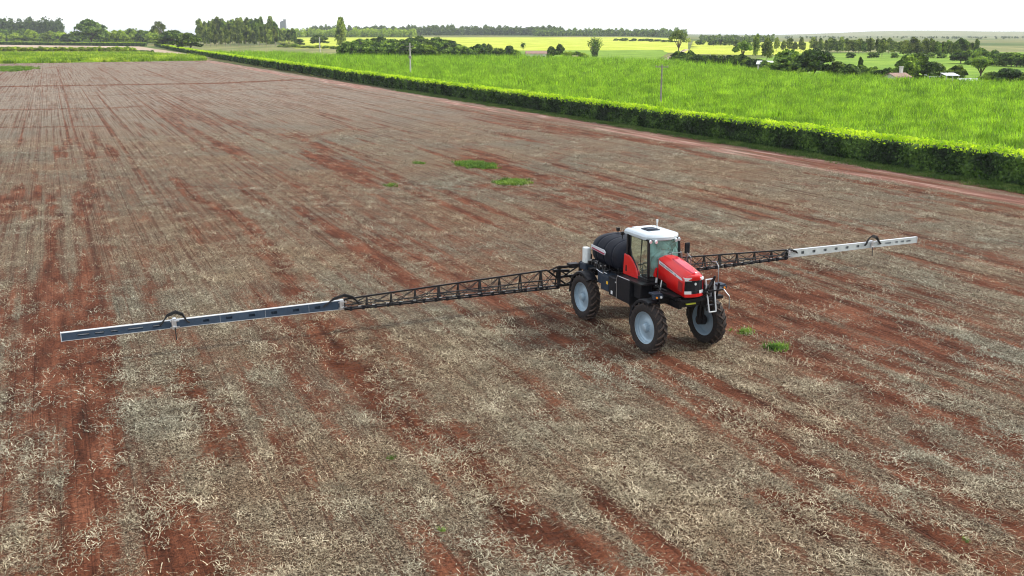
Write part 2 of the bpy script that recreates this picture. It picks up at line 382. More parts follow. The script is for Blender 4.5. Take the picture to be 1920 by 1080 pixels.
def soil_material():
    m, t, b, out = nt('stubble_soil'); P = wpos(t)
    RT = mapping(t, P, (1, 1, 1), (0, 0, -(YAW)))       # x across rows, y along rows
    def st_map(sc): return mapping(t, RT, sc)
    fine = noise(t, P, 17, 3, .6, 1.6)                     # curled straw scale
    fine2 = noise(t, P, 6.5, 4, .65, 1.0)
    mid = noise(t, st_map((1.4, .28, 1)), 1.0, 5, .6)
    row = noise(t, st_map((3.2, .035, 1)), 1.0, 4, .65)
    big = noise(t, P, .09, 3, .55)
    soil = ramp(t, mid.outputs[0], [(.3, (.062, .021, .010)), (.5, (.165, .056, .028)), (.72, (.30, .120, .066))]).outputs[0]
    clod = ramp(t, noise(t, P, 11, 6, .75).outputs[0], [(.36, (.32, .30, .30)), (.50, (.9, .9, .9)), (.62, (1.25, 1.2, 1.15))]).outputs[0]
    soil = mixc(t, .9, soil, clod, 'MULTIPLY')
    strawc = ramp(t, fine.outputs[0], [(.37, (.022, .015, .010)), (.48, (.095, .066, .043)), (.56, (.25, .195, .135)), (.66, (.52, .45, .34))]).outputs[0]  # dark stops: soil in the gaps plus shade painted between straws
    tint = ramp(t, big.outputs[0], [(.35, (1.05, .93, .82)), (.5, (1, .97, .92)), (.65, (.86, .93, .93))]).outputs[0]
    strawc = mixc(t, 1.0, strawc, tint, 'MULTIPLY')
    avg = ramp(t, mid.outputs[0], [(.3, (.26, .205, .165)), (.5, (.37, .31, .26)), (.7, (.50, .44, .38))]).outputs[0]
    strawc = mixc(t, mathn(t, 'MULTIPLY', attr(t, 'thatch'), .75), strawc, mixc(t, .45, avg, strawc))
    # cover
    ba = attr(t, 'bare')
    e = mathn(t, 'ADD', ba, mathn(t, 'MULTIPLY', mathn(t, 'SUBTRACT', fine2.outputs[0], .5), 1.1))
    e = mathn(t, 'ADD', e, mathn(t, 'MULTIPLY', mathn(t, 'SUBTRACT', row.outputs[0], .5), .55))
    f = t.nodes.new('ShaderNodeMapRange'); f.inputs[1].default_value = .20; f.inputs[2].default_value = .74; f.interpolation_type = 'SMOOTHSTEP'
    t.links.new(e, f.inputs[0])
    colr = mixc(t, f.outputs[0], strawc, soil)
    row2 = noise(t, st_map((6.5, .022, 1)), 1.0, 2, .6)
    ln = t.nodes.new('ShaderNodeMapRange'); ln.inputs[1].default_value = .55; ln.inputs[2].default_value = .66; ln.inputs[4].default_value = .55; t.links.new(row2.outputs[0], ln.inputs[0])
    sx = t.nodes.new('ShaderNodeSeparateXYZ'); t.links.new(RT, sx.inputs[0])
    wob = noise(t, st_map((.5, .06, 1)), 1.0, 3, .6)
    ph = mathn(t, 'ADD', mathn(t, 'MULTIPLY', sx.outputs[0], 2 * math.pi / .76), mathn(t, 'MULTIPLY', wob.outputs[0], 2.2))
    per = t.nodes.new('ShaderNodeMapRange'); per.inputs[1].default_value = .1; per.inputs[2].default_value = .9; t.links.new(mathn(t, 'MULTIPLY', mathn(t, 'COSINE', ph), -1.0), per.inputs[0])
    brk = t.nodes.new('ShaderNodeMapRange'); brk.inputs[1].default_value = .42; brk.inputs[2].default_value = .60; t.links.new(noise(t, st_map((1.3, .05, 1)), 1.0, 4, .6).outputs[0], brk.inputs[0])
    furrow = mathn(t, 'MULTIPLY', mathn(t, 'MULTIPLY', per.outputs[0], brk.outputs[0]), mathn(t, 'MULTIPLY', attr(t, 'rows'), .80))
    lines = mathn(t, 'MAXIMUM', ln.outputs[0], furrow)
    colr = mixc(t, lines, colr, mixc(t, .5, soil, (.055, .026, .017)))
    # dirt road and grass verge
    rc = ramp(t, noise(t, st_map((1.2, .12, 1)), 1.3, 5, .6).outputs[0], [(.35, (.20, .085, .065)), (.52, (.36, .19, .15)), (.68, (.60, .43, .37))]).outputs[0]
    colr = mixc(t, mathn(t, 'MULTIPLY', attr(t, 'road'), .88), colr, rc)
    gc = ramp(t, noise(t, P, 2.3, 6, .7).outputs[0], [(.34, (.022, .035, .010)), (.5, (.055, .075, .022)), (.64, (.17, .12, .07))]).outputs[0]
    colr = mixc(t, attr(t, 'verge'), colr, gc)
    t.links.new(colr, b.inputs['Base Color']); b.inputs['Roughness'].default_value = .95; b.inputs['Specular IOR Level'].default_value = .12
    wv = t.nodes.new('ShaderNodeTexWave'); wv.wave_type = 'BANDS'; wv.bands_direction = 'Y'; wv.inputs['Scale'].default_value = 1.25
    wv.inputs['Distortion'].default_value = 3.0; wv.inputs['Detail'].default_value = 2; wv.inputs['Detail Scale'].default_value = .8
    t.links.new(RT, wv.inputs['Vector'])
    h = mathn(t, 'ADD', mathn(t, 'MULTIPLY', fine.outputs[0], .5), mathn(t, 'MULTIPLY', fine2.outputs[0], 1.1))
    h = mathn(t, 'ADD', h, mathn(t, 'MULTIPLY', row.outputs[0], 1.0))
    h = mathn(t, 'ADD', h, mathn(t, 'MULTIPLY', mathn(t, 'MULTIPLY', wv.outputs['Fac'], attr(t, 'tread')), .8))
    h = mathn(t, 'SUBTRACT', h, mathn(t, 'MULTIPLY', lines, .6)); bump(t, b, h, .16, 1.0)
    return m
field = link('stubble_field', me, soil_material()); tag(field, 'harvested stubble field of red soil and pale straw', 'field', kind='structure')

# ---------------------------------------------------------------- instancing by geometry nodes (stuff only)
def instancer(name, pts, rz, sc, sources, mat, label, cat, tilt=None, kind='stuff', szv=None):
    me = bpy.data.meshes.new(name); n = len(pts)
    me.vertices.add(n); me.vertices.foreach_set('co', np.asarray(pts, np.float32).reshape(-1))
    fattr(me, 'rz', rz); fattr(me, 'sc', sc)
    me.materials.append(mat)
    o = bpy.data.objects.new(name, me); COL.objects.link(o)
    ng = bpy.data.node_groups.new(name, 'GeometryNodeTree')
    ng.interface.new_socket('Geometry', in_out='INPUT', socket_type='NodeSocketGeometry')
    ng.interface.new_socket('Geometry', in_out='OUTPUT', socket_type='NodeSocketGeometry')
    N = ng.nodes; L = ng.links
    gi = N.new('NodeGroupInput'); go = N.new('NodeGroupOutput'); jn = N.new('GeometryNodeJoinGeometry')
    for sm in sources:
        so = bpy.data.objects.new(name + '_source', sm)        # not linked to the scene
        oi = N.new('GeometryNodeObjectInfo'); oi.inputs['Object'].default_value = so; oi.inputs['As Instance'].default_value = True
        L.new(oi.outputs['Geometry'], jn.inputs[0])
    ip = N.new('GeometryNodeInstanceOnPoints'); ip.inputs['Pick Instance'].default_value = True
    L.new(gi.outputs[0], ip.inputs['Points']); L.new(jn.outputs[0], ip.inputs['Instance'])
    ra = N.new('GeometryNodeInputNamedAttribute'); ra.data_type = 'FLOAT'; ra.inputs[0].default_value = 'rz'
    sa = N.new('GeometryNodeInputNamedAttribute'); sa.data_type = 'FLOAT'; sa.inputs[0].default_value = 'sc'
    cx = N.new('ShaderNodeCombineXYZ'); L.new(ra.outputs[0], cx.inputs[2]); L.new(cx.outputs[0], ip.inputs['Rotation'])
    L.new(sa.outputs[0], ip.inputs['Scale']); L.new(ip.outputs[0], go.inputs[0])
    md = o.modifiers.new('scatter', 'NODES'); md.node_group = ng
    tag(o, label, cat, kind=kind); return o

def straw_tuft(seed, n=30, rad=.45):
    r = np.random.default_rng(seed); Q = []
    for i in range(n):
        L = r.uniform(.05, .16) if r.uniform() < .5 else r.uniform(.14, .32); w = r.uniform(.004, .0095); a = r.uniform(0, 6.28); k = r.uniform(-3.5, 3.5) if r.uniform() < .6 else r.uniform(-.6, .6); nseg = 3
        p = np.array([r.normal(0, rad * .6), r.normal(0, rad * .6), r.uniform(.0, .05)]); el = r.uniform(-.1, .8); pe = r.uniform(-3.5, -.5)
        P = [p.copy()]; A = [a]
        for j in range(nseg):
            d = np.array([math.cos(a) * math.cos(el), math.sin(a) * math.cos(el), math.sin(el)])
            p = p + d * L / nseg; p[2] = max(p[2], .004); P.append(p.copy()); a += k * L / nseg * 2; el += pe * L / nseg; A.append(a)
        for j in range(nseg):
            s0 = np.array([-math.sin(A[j]), math.cos(A[j]), r.uniform(-.5, .5)]) * w; s1 = np.array([-math.sin(A[j + 1]), math.cos(A[j + 1]), .0]) * w
            Q.append([P[j] - s0, P[j] + s0, P[j + 1] + s1, P[j + 1] - s1])
    return quad_mesh('straw', np.array(Q))
def straw_material():
    m, t, b, out = nt('dry_straw'); P = wpos(t)
    big = noise(t, P, .09, 3, .55); n = noise(t, P, 1.1, 4, .6); n3 = noise(t, P, 14, 1, .5)
    f = mathn(t, 'ADD', mathn(t, 'MULTIPLY', n.outputs[0], .45), mathn(t, 'MULTIPLY', n3.outputs[0], .55))
    c = ramp(t, f, [(.36, (.085, .068, .045)), (.47, (.215, .185, .13)), (.55, (.41, .365, .265)), (.66, (.74, .69, .54))]).outputs[0]
    tint = ramp(t, big.outputs[0], [(.35, (1.05, .93, .80)), (.5, (1, .97, .90)), (.65, (.86, .92, .92))]).outputs[0]
    c = mixc(t, 1.0, c, tint, 'MULTIPLY'); t.links.new(c, b.inputs['Base Color']); b.inputs['Roughness'].default_value = .7
    b.inputs['Specular IOR Level'].default_value = .3
    return m
STRAW = straw_material()
tufts = []
for k in range(10):
    q = straw_tuft(100 + k); q.materials.append(STRAW); tufts.append(q)
def scatter_straw():
    P = []; SC = []
    for (s0, s1, dens, sc) in ((12, 30, 18, .86), (30, 50, 11, .98), (50, 75, 5.5, 1.12), (75, 120, 2.4, 1.25)):
        tmax = s1 * .9 + 14; tmin = -(s1 * .75 + 14)
        tmax = min(tmax, 60)
        n = int((s1 - s0) * (tmax - tmin) * dens); s = rng.uniform(s0, s1, n); t = rng.uniform(tmin, tmax, n)
        X, Y = to_xy(s, t)
        keep = (np.abs(X) < Y * .60 + 5) & (Y > 14); X = X[keep]; Y = Y[keep]
        ba = bare_at(X, Y); s_, t_ = to_st(X, Y)
        cl = fbm(s_ / .9, t_ / .6, 57, 3)
        keep = rng.uniform(0, 1, len(X)) < np.clip(1.14 - 1.12 * ba, .20, 1) * np.clip((cl - .24) * 2.8, .10, 1) * (.45 + .55 * sstep(.36, .58, fbm(s_ / 5, t_ / 1.8, 157, 3))) * (1 - .80 * rows_at(s_, t_) * (.5 - .5 * np.cos(t_ * 2 * math.pi / .76)))
        X, Y, ba = X[keep], Y[keep], ba[keep]
        P.append(np.stack([X, Y, relief(X, Y, ba) + .0], -1)); SC.append(sc * rng.uniform(.7, 1.25, len(X)))
    P = np.concatenate(P); SC = np.concatenate(SC); print('straw tufts', len(P))
    instancer('straw_residue', P, rng.uniform(0, 6.28, len(P)), SC, tufts, STRAW, 'pale curled crop straw strewn over the red soil', 'straw')
scatter_straw()

# ================================================================ GROUND (to the horizon)
def big_ground():
    az = np.radians(np.concatenate([np.arange(-180, -40, 5.0), np.arange(-40, 40, .5), np.arange(40, 180.1, 5.0)]))
    r = np.concatenate([[0.1], np.geomspace(5, 14000, 120)])
    A, Rr = np.meshgrid(az, r, indexing='ij'); X = Rr * np.sin(A); Y = Rr * np.cos(A)
    s, t = to_st(X, Y)
    z = sky_far_rise(X, Y) - .15
    z = z - .6 * ((s < 470) & (s > -75) & (t < HEDGE_T + 2) & (t > -185))
    me = grid_mesh('ground', X, Y, z)
    m, tt, b, out = nt('farmland'); P = wpos(tt)
    n = noise(tt, mapping(tt, P, (1, .35, 1), (0, 0, .3)), .006, 5, .6); n2 = noise(tt, P, .12, 5, .7)
    c = ramp(tt, n.outputs[0], [(.36, (.07, .12, .03)), (.48, (.13, .17, .045)), (.56, (.22, .21, .08)), (.66, (.10, .14, .04))]).outputs[0]
    c = mixc(tt, .6, c, ramp(tt, n2.outputs[0], [(.3, (.6, .6, .55)), (.7, (1.15, 1.15, 1.05))]).outputs[0], 'MULTIPLY')
    tt.links.new(c, b.inputs['Base Color']); b.inputs['Roughness'].default_value = .95; b.inputs['Specular IOR Level'].default_value = .1
    bump(tt, b, n2.outputs[0], 1.5, .5)
    tag(link('ground', me, m), 'green and tan farmland reaching to the horizon', 'ground', kind='structure')
big_ground()

def sheet_mat(name, stops, scale=.25, stretch=(1, 1, 1), rot=0.0, bmp=.6, sc2=1.6):
    m, t, b, out = nt(name); P = wpos(t)
    n = noise(t, mapping(t, P, stretch, (0, 0, rot)), scale, 6, .65); n2 = noise(t, P, sc2, 3, .6)
    f = mathn(t, 'ADD', mathn(t, 'MULTIPLY', n.outputs[0], .65), mathn(t, 'MULTIPLY', n2.outputs[0], .35))
    t.links.new(ramp(t, f, stops).outputs[0], b.inputs['Base Color']); b.inputs['Roughness'].default_value = .9
    b.inputs['Specular IOR Level'].default_value = .1
    bump(t, b, f, bmp, .8); return m
def sheet(name, quad, mat, off, label, cat, n=(30, 8), kind='structure', lump=0.0):
    """quad: 4 survey corners far-left, far-right, near-right, near-left; draped sheet with real skirt thickness"""
    c = [att(u, v, off)[:2] for u, v in quad]
    a = np.linspace(0, 1, n[0] + 1)[:, None]; b_ = np.linspace(0, 1, n[1] + 1)[None, :]
    X = (c[0][0] * (1 - a) + c[1][0] * a) * (1 - b_) + (c[3][0] * (1 - a) + c[2][0] * a) * b_
    Y = (c[0][1] * (1 - a) + c[1][1] * a) * (1 - b_) + (c[3][1] * (1 - a) + c[2][1] * a) * b_
    Z = sky_far_rise(X, Y) + off + (lump * (fbm(X / 7, Y / 7, 3, 3) - .5) if lump else 0)
    Z[0, :] -= off; Z[-1, :] -= off; Z[:, -1] -= off; Z[:, 0] -= off
    X[1, :] = X[0, :] * .999 + X[1, :] * .001; 
    return tag(link(name, grid_mesh(name, X, Y, Z), mat), label, cat, kind=kind)
YEL = [(.36, (.26, .33, .03)), (.5, (.44, .50, .05)), (.66, (.64, .65, .15))]
GRN = [(.36, (.09, .17, .02)), (.5, (.17, .29, .03)), (.66, (.30, .42, .05))]
PAS = [(.36, (.10, .14, .045)), (.5, (.19, .20, .07)), (.66, (.33, .30, .14))]
TAN = [(.36, (.30, .20, .13)), (.5, (.44, .34, .25)), (.66, (.58, .48, .38))]
DRK = [(.36, (.02, .04, .012)), (.5, (.045, .07, .02)), (.66, (.08, .11, .03))]
M_Y = sheet_mat('ripe_field', YEL, .03, bmp=1.2); M_G = sheet_mat('green_field', GRN, .05, bmp=1.0)
M_P = sheet_mat('pasture', PAS, .04, (1, .3, 1), .2); M_T = sheet_mat('bare_earth', TAN, .05, (1, .3, 1), .2); M_D = sheet_mat('hedgerow', DRK, .2)
FI = 'field'
sheet('pasture', [(300, 84), (640, 86), (660, 107), (400, 97)], M_P, .03, 'tan and green pasture in front of the tall grove', FI)
sheet('ripe_field', [(500, 72), (1290, 73), (1290, 99), (560, 92)], M_Y, .05, 'bright yellow-green field filling the middle distance', FI)
sheet('crop_field', [(640, 96), (1262, 92), (1225, 117), (600, 108)], M_G, .08, 'green field behind the bushes and farmhouse', FI)
sheet('ripe_field', [(1300, 76), (1560, 78), (1500, 104), (1290, 101)], M_Y, .06, 'yellow field right of the broad spreading tree', FI)
sheet('pasture', [(1560, 84), (1920, 86), (1920, 99), (1520, 97)], M_P, .05, 'tan pasture behind the row of tall trees', FI)
sheet('green_meadow', [(1500, 99), (1960, 97), (2000, 160), (1280, 128)], M_G, .07, 'mid green meadow behind the dark round trees', FI)
sheet('dirt_road', [(1284, 92), (1292, 92), (1238, 120), (1225, 120)], M_T, .16, 'pale dirt track climbing past the broad tree', 'road', n=(3, 12))
sheet('dirt_yard', [(-60, 82), (255, 86), (400, 108), (-60, 104)], M_T, .05, 'pale bare ground between shrub row and far hedge', FI)
for k, (v0, v1, u0, u1) in enumerate([(72.4, 73.0, 780, 1270), (75.6, 76.2, 860, 1270), (78.6, 79.4, 600, 1100)]):
    sheet('dirt_road', [(u0, v0), (u1, v0 + 3.0), (u1, v1 + 3.0), (u0, v1)], M_T, .22,
          ['farthest pale track crossing the yellow field', 'middle pale track crossing the yellow field', 'nearest pale track crossing the yellow field'][k], 'road', n=(20, 1))

# ================================================================ HEDGE
def leaf_quads(P, size, nrm=None, flat=.5, seed=1, asp=.55):
    r = np.random.default_rng(seed); n = len(P)
    d = r.normal(size=(n, 3)); 
    if nrm is not None: d = d * flat + nrm
    d /= np.linalg.norm(d, axis=1)[:, None]
    u = np.cross(d, r.normal(size=(n, 3))); u /= np.linalg.norm(u, axis=1)[:, None]; w = np.cross(d, u)
    s = (np.asarray(size) * r.uniform(.6, 1.3, n))[:, None]
    a = u * s * .5; b = w * s * .5 * asp
    return np.stack([P - a, P - b * 1.0 + a * .1, P + a, P + b * 1.0 + a * .1], 1)

HEDGE_PTS = [(1990, 372), (1920, 355), (1100, 225), (700, 160), (480, 122), (380, 105), (330, 95), (290, 87)]
M_HL = leafmat('hedge_leaf', (.005, .015, .004), (.024, .060, .010), (.11, .20, .035), .2, .35, rnd=False, sc2=3.6)
M_HN = leafmat('hedge_sunlit_new_leaf', (.20, .36, .02), (.42, .58, .03), (.62, .72, .07), .5, .35, rnd=False, sc2=4.5)  # young top leaves, with sunlight on the hedge top painted into their colour
def hedge_base(s):
    ss = [-60, 51, 119, 222, 563, 760, 1072]; tt = [66.5, 66.5, 66.4, 67.3, 74.9, 82, 96.9]
    return np.interp(s, ss, tt)
def build_hedge(name, s0, s1, tfun, width, height, label, dens=46, dist0=60, parent=None, topmat=True, seed=3):
    r = np.random.default_rng(seed)
    root = empty(name, (*to_xy(s0, tfun(s0)), 0)); tag(root, label, 'hedge')
    ox, oy = root.location.x, root.location.y
    # woody dark core
    s = np.concatenate([np.arange(s0, min(s1, 200), 1.0), np.arange(max(s0, 200), s1, 5)]); prof = [(-.5, .05), (-.46, .5), (-.42, .86), (-.2, .93), (.2, .93), (.42, .86), (.5, .05)]
    secs = []
    for si in s:
        q = []
        for (a, b) in prof:
            t = tfun(si) + width / 2 + a * width * (.86 + .18 * float(vnoise(si / 1.7, a * 5, 4))); x, y = to_xy(si, t)
            q.append((x - ox, y - oy, b * height * (.92 + .12 * float(vnoise(si / 2.3, 2, 9)))))
        secs.append(q)
    mb = MB(); mb.loft(secs); mb.build('branches', M_HL, root)
    # leaves
    QA, QB = [], []
    seg = np.arange(s0, s1, 6.0)
    for a in seg:
        b = min(a + 6, s1); dist = max(dist0, math.hypot(a, 66)); ls = .31 * max(1, (dist / 100) ** .8); dn = .72 * dens / (ls / .31) ** 1.75
        nn = int((b - a) * (height * 1.1 + width + .5 * height) * dn)
        si = r.uniform(a, b, nn); q = r.uniform(0, 1, nn); L1 = height / (height * 1.5 + width); L2 = (height + width) / (height * 1.5 + width)
        n1 = fbm(si / 1.6, q * 7, 61, 3)
        tt = np.where(q < L1, 0, np.where(q < L2, (q - L1) / (L2 - L1), 1)); zz = np.where(q < L1, q / L1, np.where(q < L2, 1, 1 - (q - L2) / (1 - L2) * .5))
        bulge = .28 * (n1 - .45) + .10 * r.normal(size=nn)
        nt_ = np.where(q < L1, -1., np.where(q < L2, 0, 1.)); nz = np.where((q >= L1) & (q < L2), 1., .15)
        rnd = np.where(q < L1, np.sin(np.pi * np.clip(zz, .0, 1)) * .16, 0) 
        t = tfun(si) + width * tt + nt_ * (bulge + rnd) ; x, y = to_xy(si, t)
        z = zz * height + np.where(nz > .5, bulge * .8 + .05, 0) + .22 * (fbm(si / 5, si * 0, 41, 3) - .5) * zz
        z = np.maximum(z, .12)
        N = np.stack([nt_ * LT[0], nt_ * LT[1], nz], -1)
        Q = leaf_quads(np.stack([x - ox, y - oy, z], -1), np.full(nn, ls), N, .75, int(a) + seed * 1000 + 9)
        top = z > height * .86 + .35 * (r.uniform(size=nn) - .5) + .25 * (fbm(x / .8, y / .8, 77, 2) - .5)
        QA.append(Q[~top]); QB.append(Q[top])
    me = quad_mesh('foliage', np.concatenate(QA)); link('foliage', me, M_HL, root)
    me = quad_mesh('sunlit_new_growth', np.concatenate(QB)); link('sunlit_new_growth', me, M_HN if topmat else M_HL, root)
    print('hedge', sum(len(q) for q in QA) + sum(len(q) for q in QB))
    return root
build_hedge('hedge', 28, 1060, hedge_base, 1.5, 2.55, 'long clipped dark green hedge with bright top between stubble field and grass crop')

# grass on the verge
def grass_tuft(seed, n, rad, h, w, lean=.5, nseg=3):
    r = np.random.default_rng(seed); Q = []
    for i in range(n):
        a = r.uniform(0, 6.28); rr = rad * math.sqrt(r.uniform()); p = np.array([rr * math.cos(a), rr * math.sin(a), 0.]); th = r.uniform(0, 6.28)
        L = h * r.uniform(.6, 1.15); el = 1.57 - abs(r.normal(0, lean * .5)); sd = np.array([-math.sin(th), math.cos(th), 0]); P = [p]; k = r.uniform(.2, 1.3) * lean
        for j in range(nseg):
            d = np.array([math.cos(th) * math.cos(el), math.sin(th) * math.cos(el), math.sin(el)]); p = p + d * L / nseg; P.append(p); el -= k
        for j in range(nseg):
            w0 = w * (1 - j / nseg) ** .7; w1 = w * (1 - (j + 1) / nseg) ** .7 + .002
            Q.append([P[j] - sd * w0, P[j] + sd * w0, P[j + 1] + sd * w1, P[j + 1] - sd * w1])
    return quad_mesh('blades', np.array(Q))
M_VG = leafmat('verge_grass', (.04, .08, .015), (.075, .14, .025), (.16, .20, .06), .3, .5, rnd=False)
vt = []
for k in range(4):
    q = grass_tuft(300 + k, 22, .35, .22, .012, .9); q.materials.append(M_VG); vt.append(q)
n = 13000; s = 40 + 160 * rng.uniform(size=n) ** 1.5; t = rng.uniform(63.2, 67.0, n); keep = rng.uniform(size=n) < sstep(63.4, 66.2, t + 2 * (fbm(s / 4, t, 5, 3) - .5)); s, t = s[keep], t[keep]
X, Y = to_xy(s, t)
instancer('verge_grass', np.stack([X, Y, relief(X, Y)], -1), rng.uniform(0, 6.28, len(X)), rng.uniform(.7, 1.6, len(X)), vt, M_VG, 'short dull grass strip along the foot of the hedge', 'grass')

# ================================================================ GRASS CROP (right)
CROP_Z = 1.3
CROP_POLY = [to_xy(20, 68.3), to_xy(222, 69.2), to_xy(563, 77), at(450, 97, 1.2)[:2], at(640, 107, 1.2)[:2], at(900, 109, 1.2)[:2], at(1080, 111, 1.2)[:2], at(1250, 117, 1.2)[:2], at(1500, 137, 1.2)[:2], at(1700, 148, 1.2)[:2], at(1920, 158, 1.2)[:2], at(2300, 186, 1.2)[:2], to_xy(20, 150)]
CROP_POLY = np.array([[float(p[0]), float(p[1])] for p in CROP_POLY])
def inside(X, Y, P):
    r = np.zeros(X.shape, bool); n = len(P); j = n - 1
    for i in range(n):
        xi, yi = P[i]; xj, yj = P[j]
        c = ((yi > Y) != (yj > Y)) & (X < (xj - xi) * (Y - yi) / (yj - yi + 1e-12) + xi); r ^= c; j = i
    return r
def crop():
    # canopy sheet
    s = np.arange(-10, 640, 2.0); t = np.concatenate([[68.0], np.arange(68.3, 300, 2.0)])
    Sg, Tg = np.meshgrid(s, t, indexing='ij'); X, Y = to_xy(Sg, Tg); 
    Z = CROP_Z - .35 + .35 * (fbm(X / 3, Y / 3, 91, 3) - .5) + .5 * (fbm(X / 25, Y / 25, 92, 2) - .5)
    ins = inside(X, Y, CROP_POLY)
    idx = np.arange(X.size).reshape(X.shape); ok = ins[:-1, :-1] & ins[1:, :-1] & ins[1:, 1:] & ins[:-1, 1:]
    f = np.stack([idx[:-1, :-1], idx[:-1, 1:], idx[1:, 1:], idx[1:, :-1]], -1)[ok]
    V = np.stack([X, Y, Z], -1).reshape(-1, 3); used = np.unique(f); mp = np.zeros(len(V), int); mp[used] = np.arange(len(used))
    fl = mp[f]; fl = fl[:, ::-1] if False else fl
    me = bpy.data.meshes.new('grass_crop'); me.from_pydata(V[used].tolist(), [], fl.tolist()); me.update()
    if me.polygons[0].normal.z < 0: me.flip_normals()
    # skirt down to the soil
    bm = bmesh.new(); bm.from_mesh(me); be = [e for e in bm.edges if e.is_boundary]
    ret = bmesh.ops.extrude_edge_only(bm, edges=be); 
    for v in [g for g in ret['geom'] if isinstance(g, bmesh.types.BMVert)]: v.co.z = -.1
    bm.to_mesh(me); bm.free(); me.polygons.foreach_set('use_smooth', [True] * len(me.polygons))
    m, t_, b, out = nt('crop_canopy'); P = wpos(t_)
    n1 = noise(t_, mapping(t_, P, (1, 1, 1)), 2.2, 5, .7); n2 = noise(t_, P, .05, 4, .6); n3 = noise(t_, mapping(t_, P, (.25, 1, 1)), .35, 3, .6)
    c = ramp(t_, n1.outputs[0], [(.33, (.016, .046, .004)), (.5, (.070, .145, .010)), (.66, (.24, .35, .03))]).outputs[0]
    c = mixc(t_, 1., c, ramp(t_, n2.outputs[0], [(.35, (.8, .95, .8)), (.65, (1.2, 1.08, 1.)) ]).outputs[0], 'MULTIPLY')
    c = mixc(t_, .7, c, ramp(t_, n3.outputs[0], [(.4, (.75, .8, .75)), (.6, (1.1, 1.1, 1.))]).outputs[0], 'MULTIPLY')
    t_.links.new(c, b.inputs['Base Color']); b.inputs['Roughness'].default_value = .8; b.inputs['Specular IOR Level'].default_value = .15
    bump(t_, b, n1.outputs[0], .5, 1)
    link_o = link('grass_crop', me, m); tag(link_o, 'dense knee-to-shoulder-high bright green grass crop filling the field behind the hedge', 'crop', kind='stuff')
    M_B = leafmat('crop_blade', (.07, .14, .008), (.18, .32, .020), (.38, .55, .05), .45, .35, rnd=True, sc2=2.5)
    src = []
    for k in range(6):
        q = grass_tuft(500 + k, 28, .95, 1.35, .040, .36, 3); q.materials.append(M_B); src.append(q)
    PP = []; SC = []
    for (d0, d1, dens, sc) in ((70, 130, 1.5, 1.0), (130, 200, .8, 1.2), (200, 320, .36, 1.6), (320, 560, .12, 2.4)):
        x0, x1 = -d1 * .62, d1 * .62; n = int((x1 - x0) * d1 * dens); X = rng.uniform(x0, x1, n); Y = rng.uniform(0, d1, n); d = np.hypot(X, Y)
        k = (d > d0) & (d <= d1) & (np.abs(X) < Y * .60 + 8) & inside(X, Y, CROP_POLY); X, Y = X[k], Y[k]
        gap = fbm(X / 2.5, Y / 5.5, 33, 3); k = rng.uniform(size=len(X)) < np.clip((gap - .20) * 3.2, .45, 1); X, Y = X[k], Y[k]
        PP.append(np.stack([X, Y, np.full(len(X), CROP_Z - .85 - (sc - 1) * .3) + .5 * (fbm(X / 25, Y / 25, 92, 2) - .5)], -1)); SC.append(sc * rng.uniform(.75, 1.2, len(X)))
    # taller fringe behind the hedge
    P_ = np.concatenate(PP); S_ = np.concatenate(SC); print('crop tufts', len(P_))
    instancer('grass_blades', P_, rng.uniform(0, 6.28, len(P_)), S_, src, M_B, 'upright bright green grass blades rising from the crop behind the hedge', 'crop')
crop()
#@@TREES
# ================================================================ TREES
M_BK = pmat('bark', (.12, .09, .065), .9, 0, .3, .8)
M_BKL = pmat('pale_bark', (.34, .29, .23), .9, 0, .25, .8)
M_F = {
 'dark': leafmat('leaf_dark', (.014, .034, .012), (.062, .115, .024), (.26, .36, .06), .28, .25, sc2=1.2),
 'mid': leafmat('leaf_mid', (.020, .046, .010), (.080, .145, .022), (.32, .42, .07), .30, .25, sc2=1.2),
 'light': leafmat('leaf_light', (.09, .14, .016), (.24, .33, .035), (.48, .54, .09), .40, .25, sc2=1.2),
 'euc': leafmat('leaf_eucalyptus', (.030, .052, .020), (.13, .18, .045), (.38, .42, .11), .36, .22, sc2=1.0),
}
def crown(seed, lobes, n, leaf, core=.60, flat=.8):
    r = np.random.default_rng(seed); P = []; Nn = []; wsum = sum(l[3] * l[4] for l in lobes)
    for (x, y, z, rx, rz) in lobes:
        k = int(n * rx * rz / wsum); d = r.normal(size=(k, 3)); d /= np.linalg.norm(d, axis=1)[:, None]
        d[:, 2] = np.where(d[:, 2] < -.35, -d[:, 2], d[:, 2])
        rad = (.80 + .30 * vnoise(d[:, 0] * 2.5 + seed, d[:, 1] * 2.5 + d[:, 2] * 3, 7)) * np.where(r.uniform(size=k) < .25, r.uniform(.55, .9, k), 1) * (1 + .06 * r.normal(size=k))
        P.append(np.array([x, y, z]) + d * rad[:, None] * np.array([rx, rx, rz])); Nn.append(d)
    P = np.concatenate(P); Nn = np.concatenate(Nn)
    Q = leaf_quads(P, np.full(len(P), leaf), Nn, flat, seed + 5, .7); me = quad_mesh('crown', Q)
    if core:
        bm = bmesh.new(); bm.from_mesh(me)
        for (x, y, z, rx, rz) in lobes:
            g = bmesh.ops.create_icosphere(bm, subdivisions=2, radius=1)
            for v in g['verts']:
                k = core * (.80 + .35 * float(vnoise(v.co.x * 2 + x * 9 + 5, v.co.y * 2 + v.co.z * 2.3 + 7, seed)))
                v.co = Vector((x + v.co.x * rx * k, y + v.co.y * rx * k, z + v.co.z * rz * k))
        bm.to_mesh(me); bm.free()
    return me
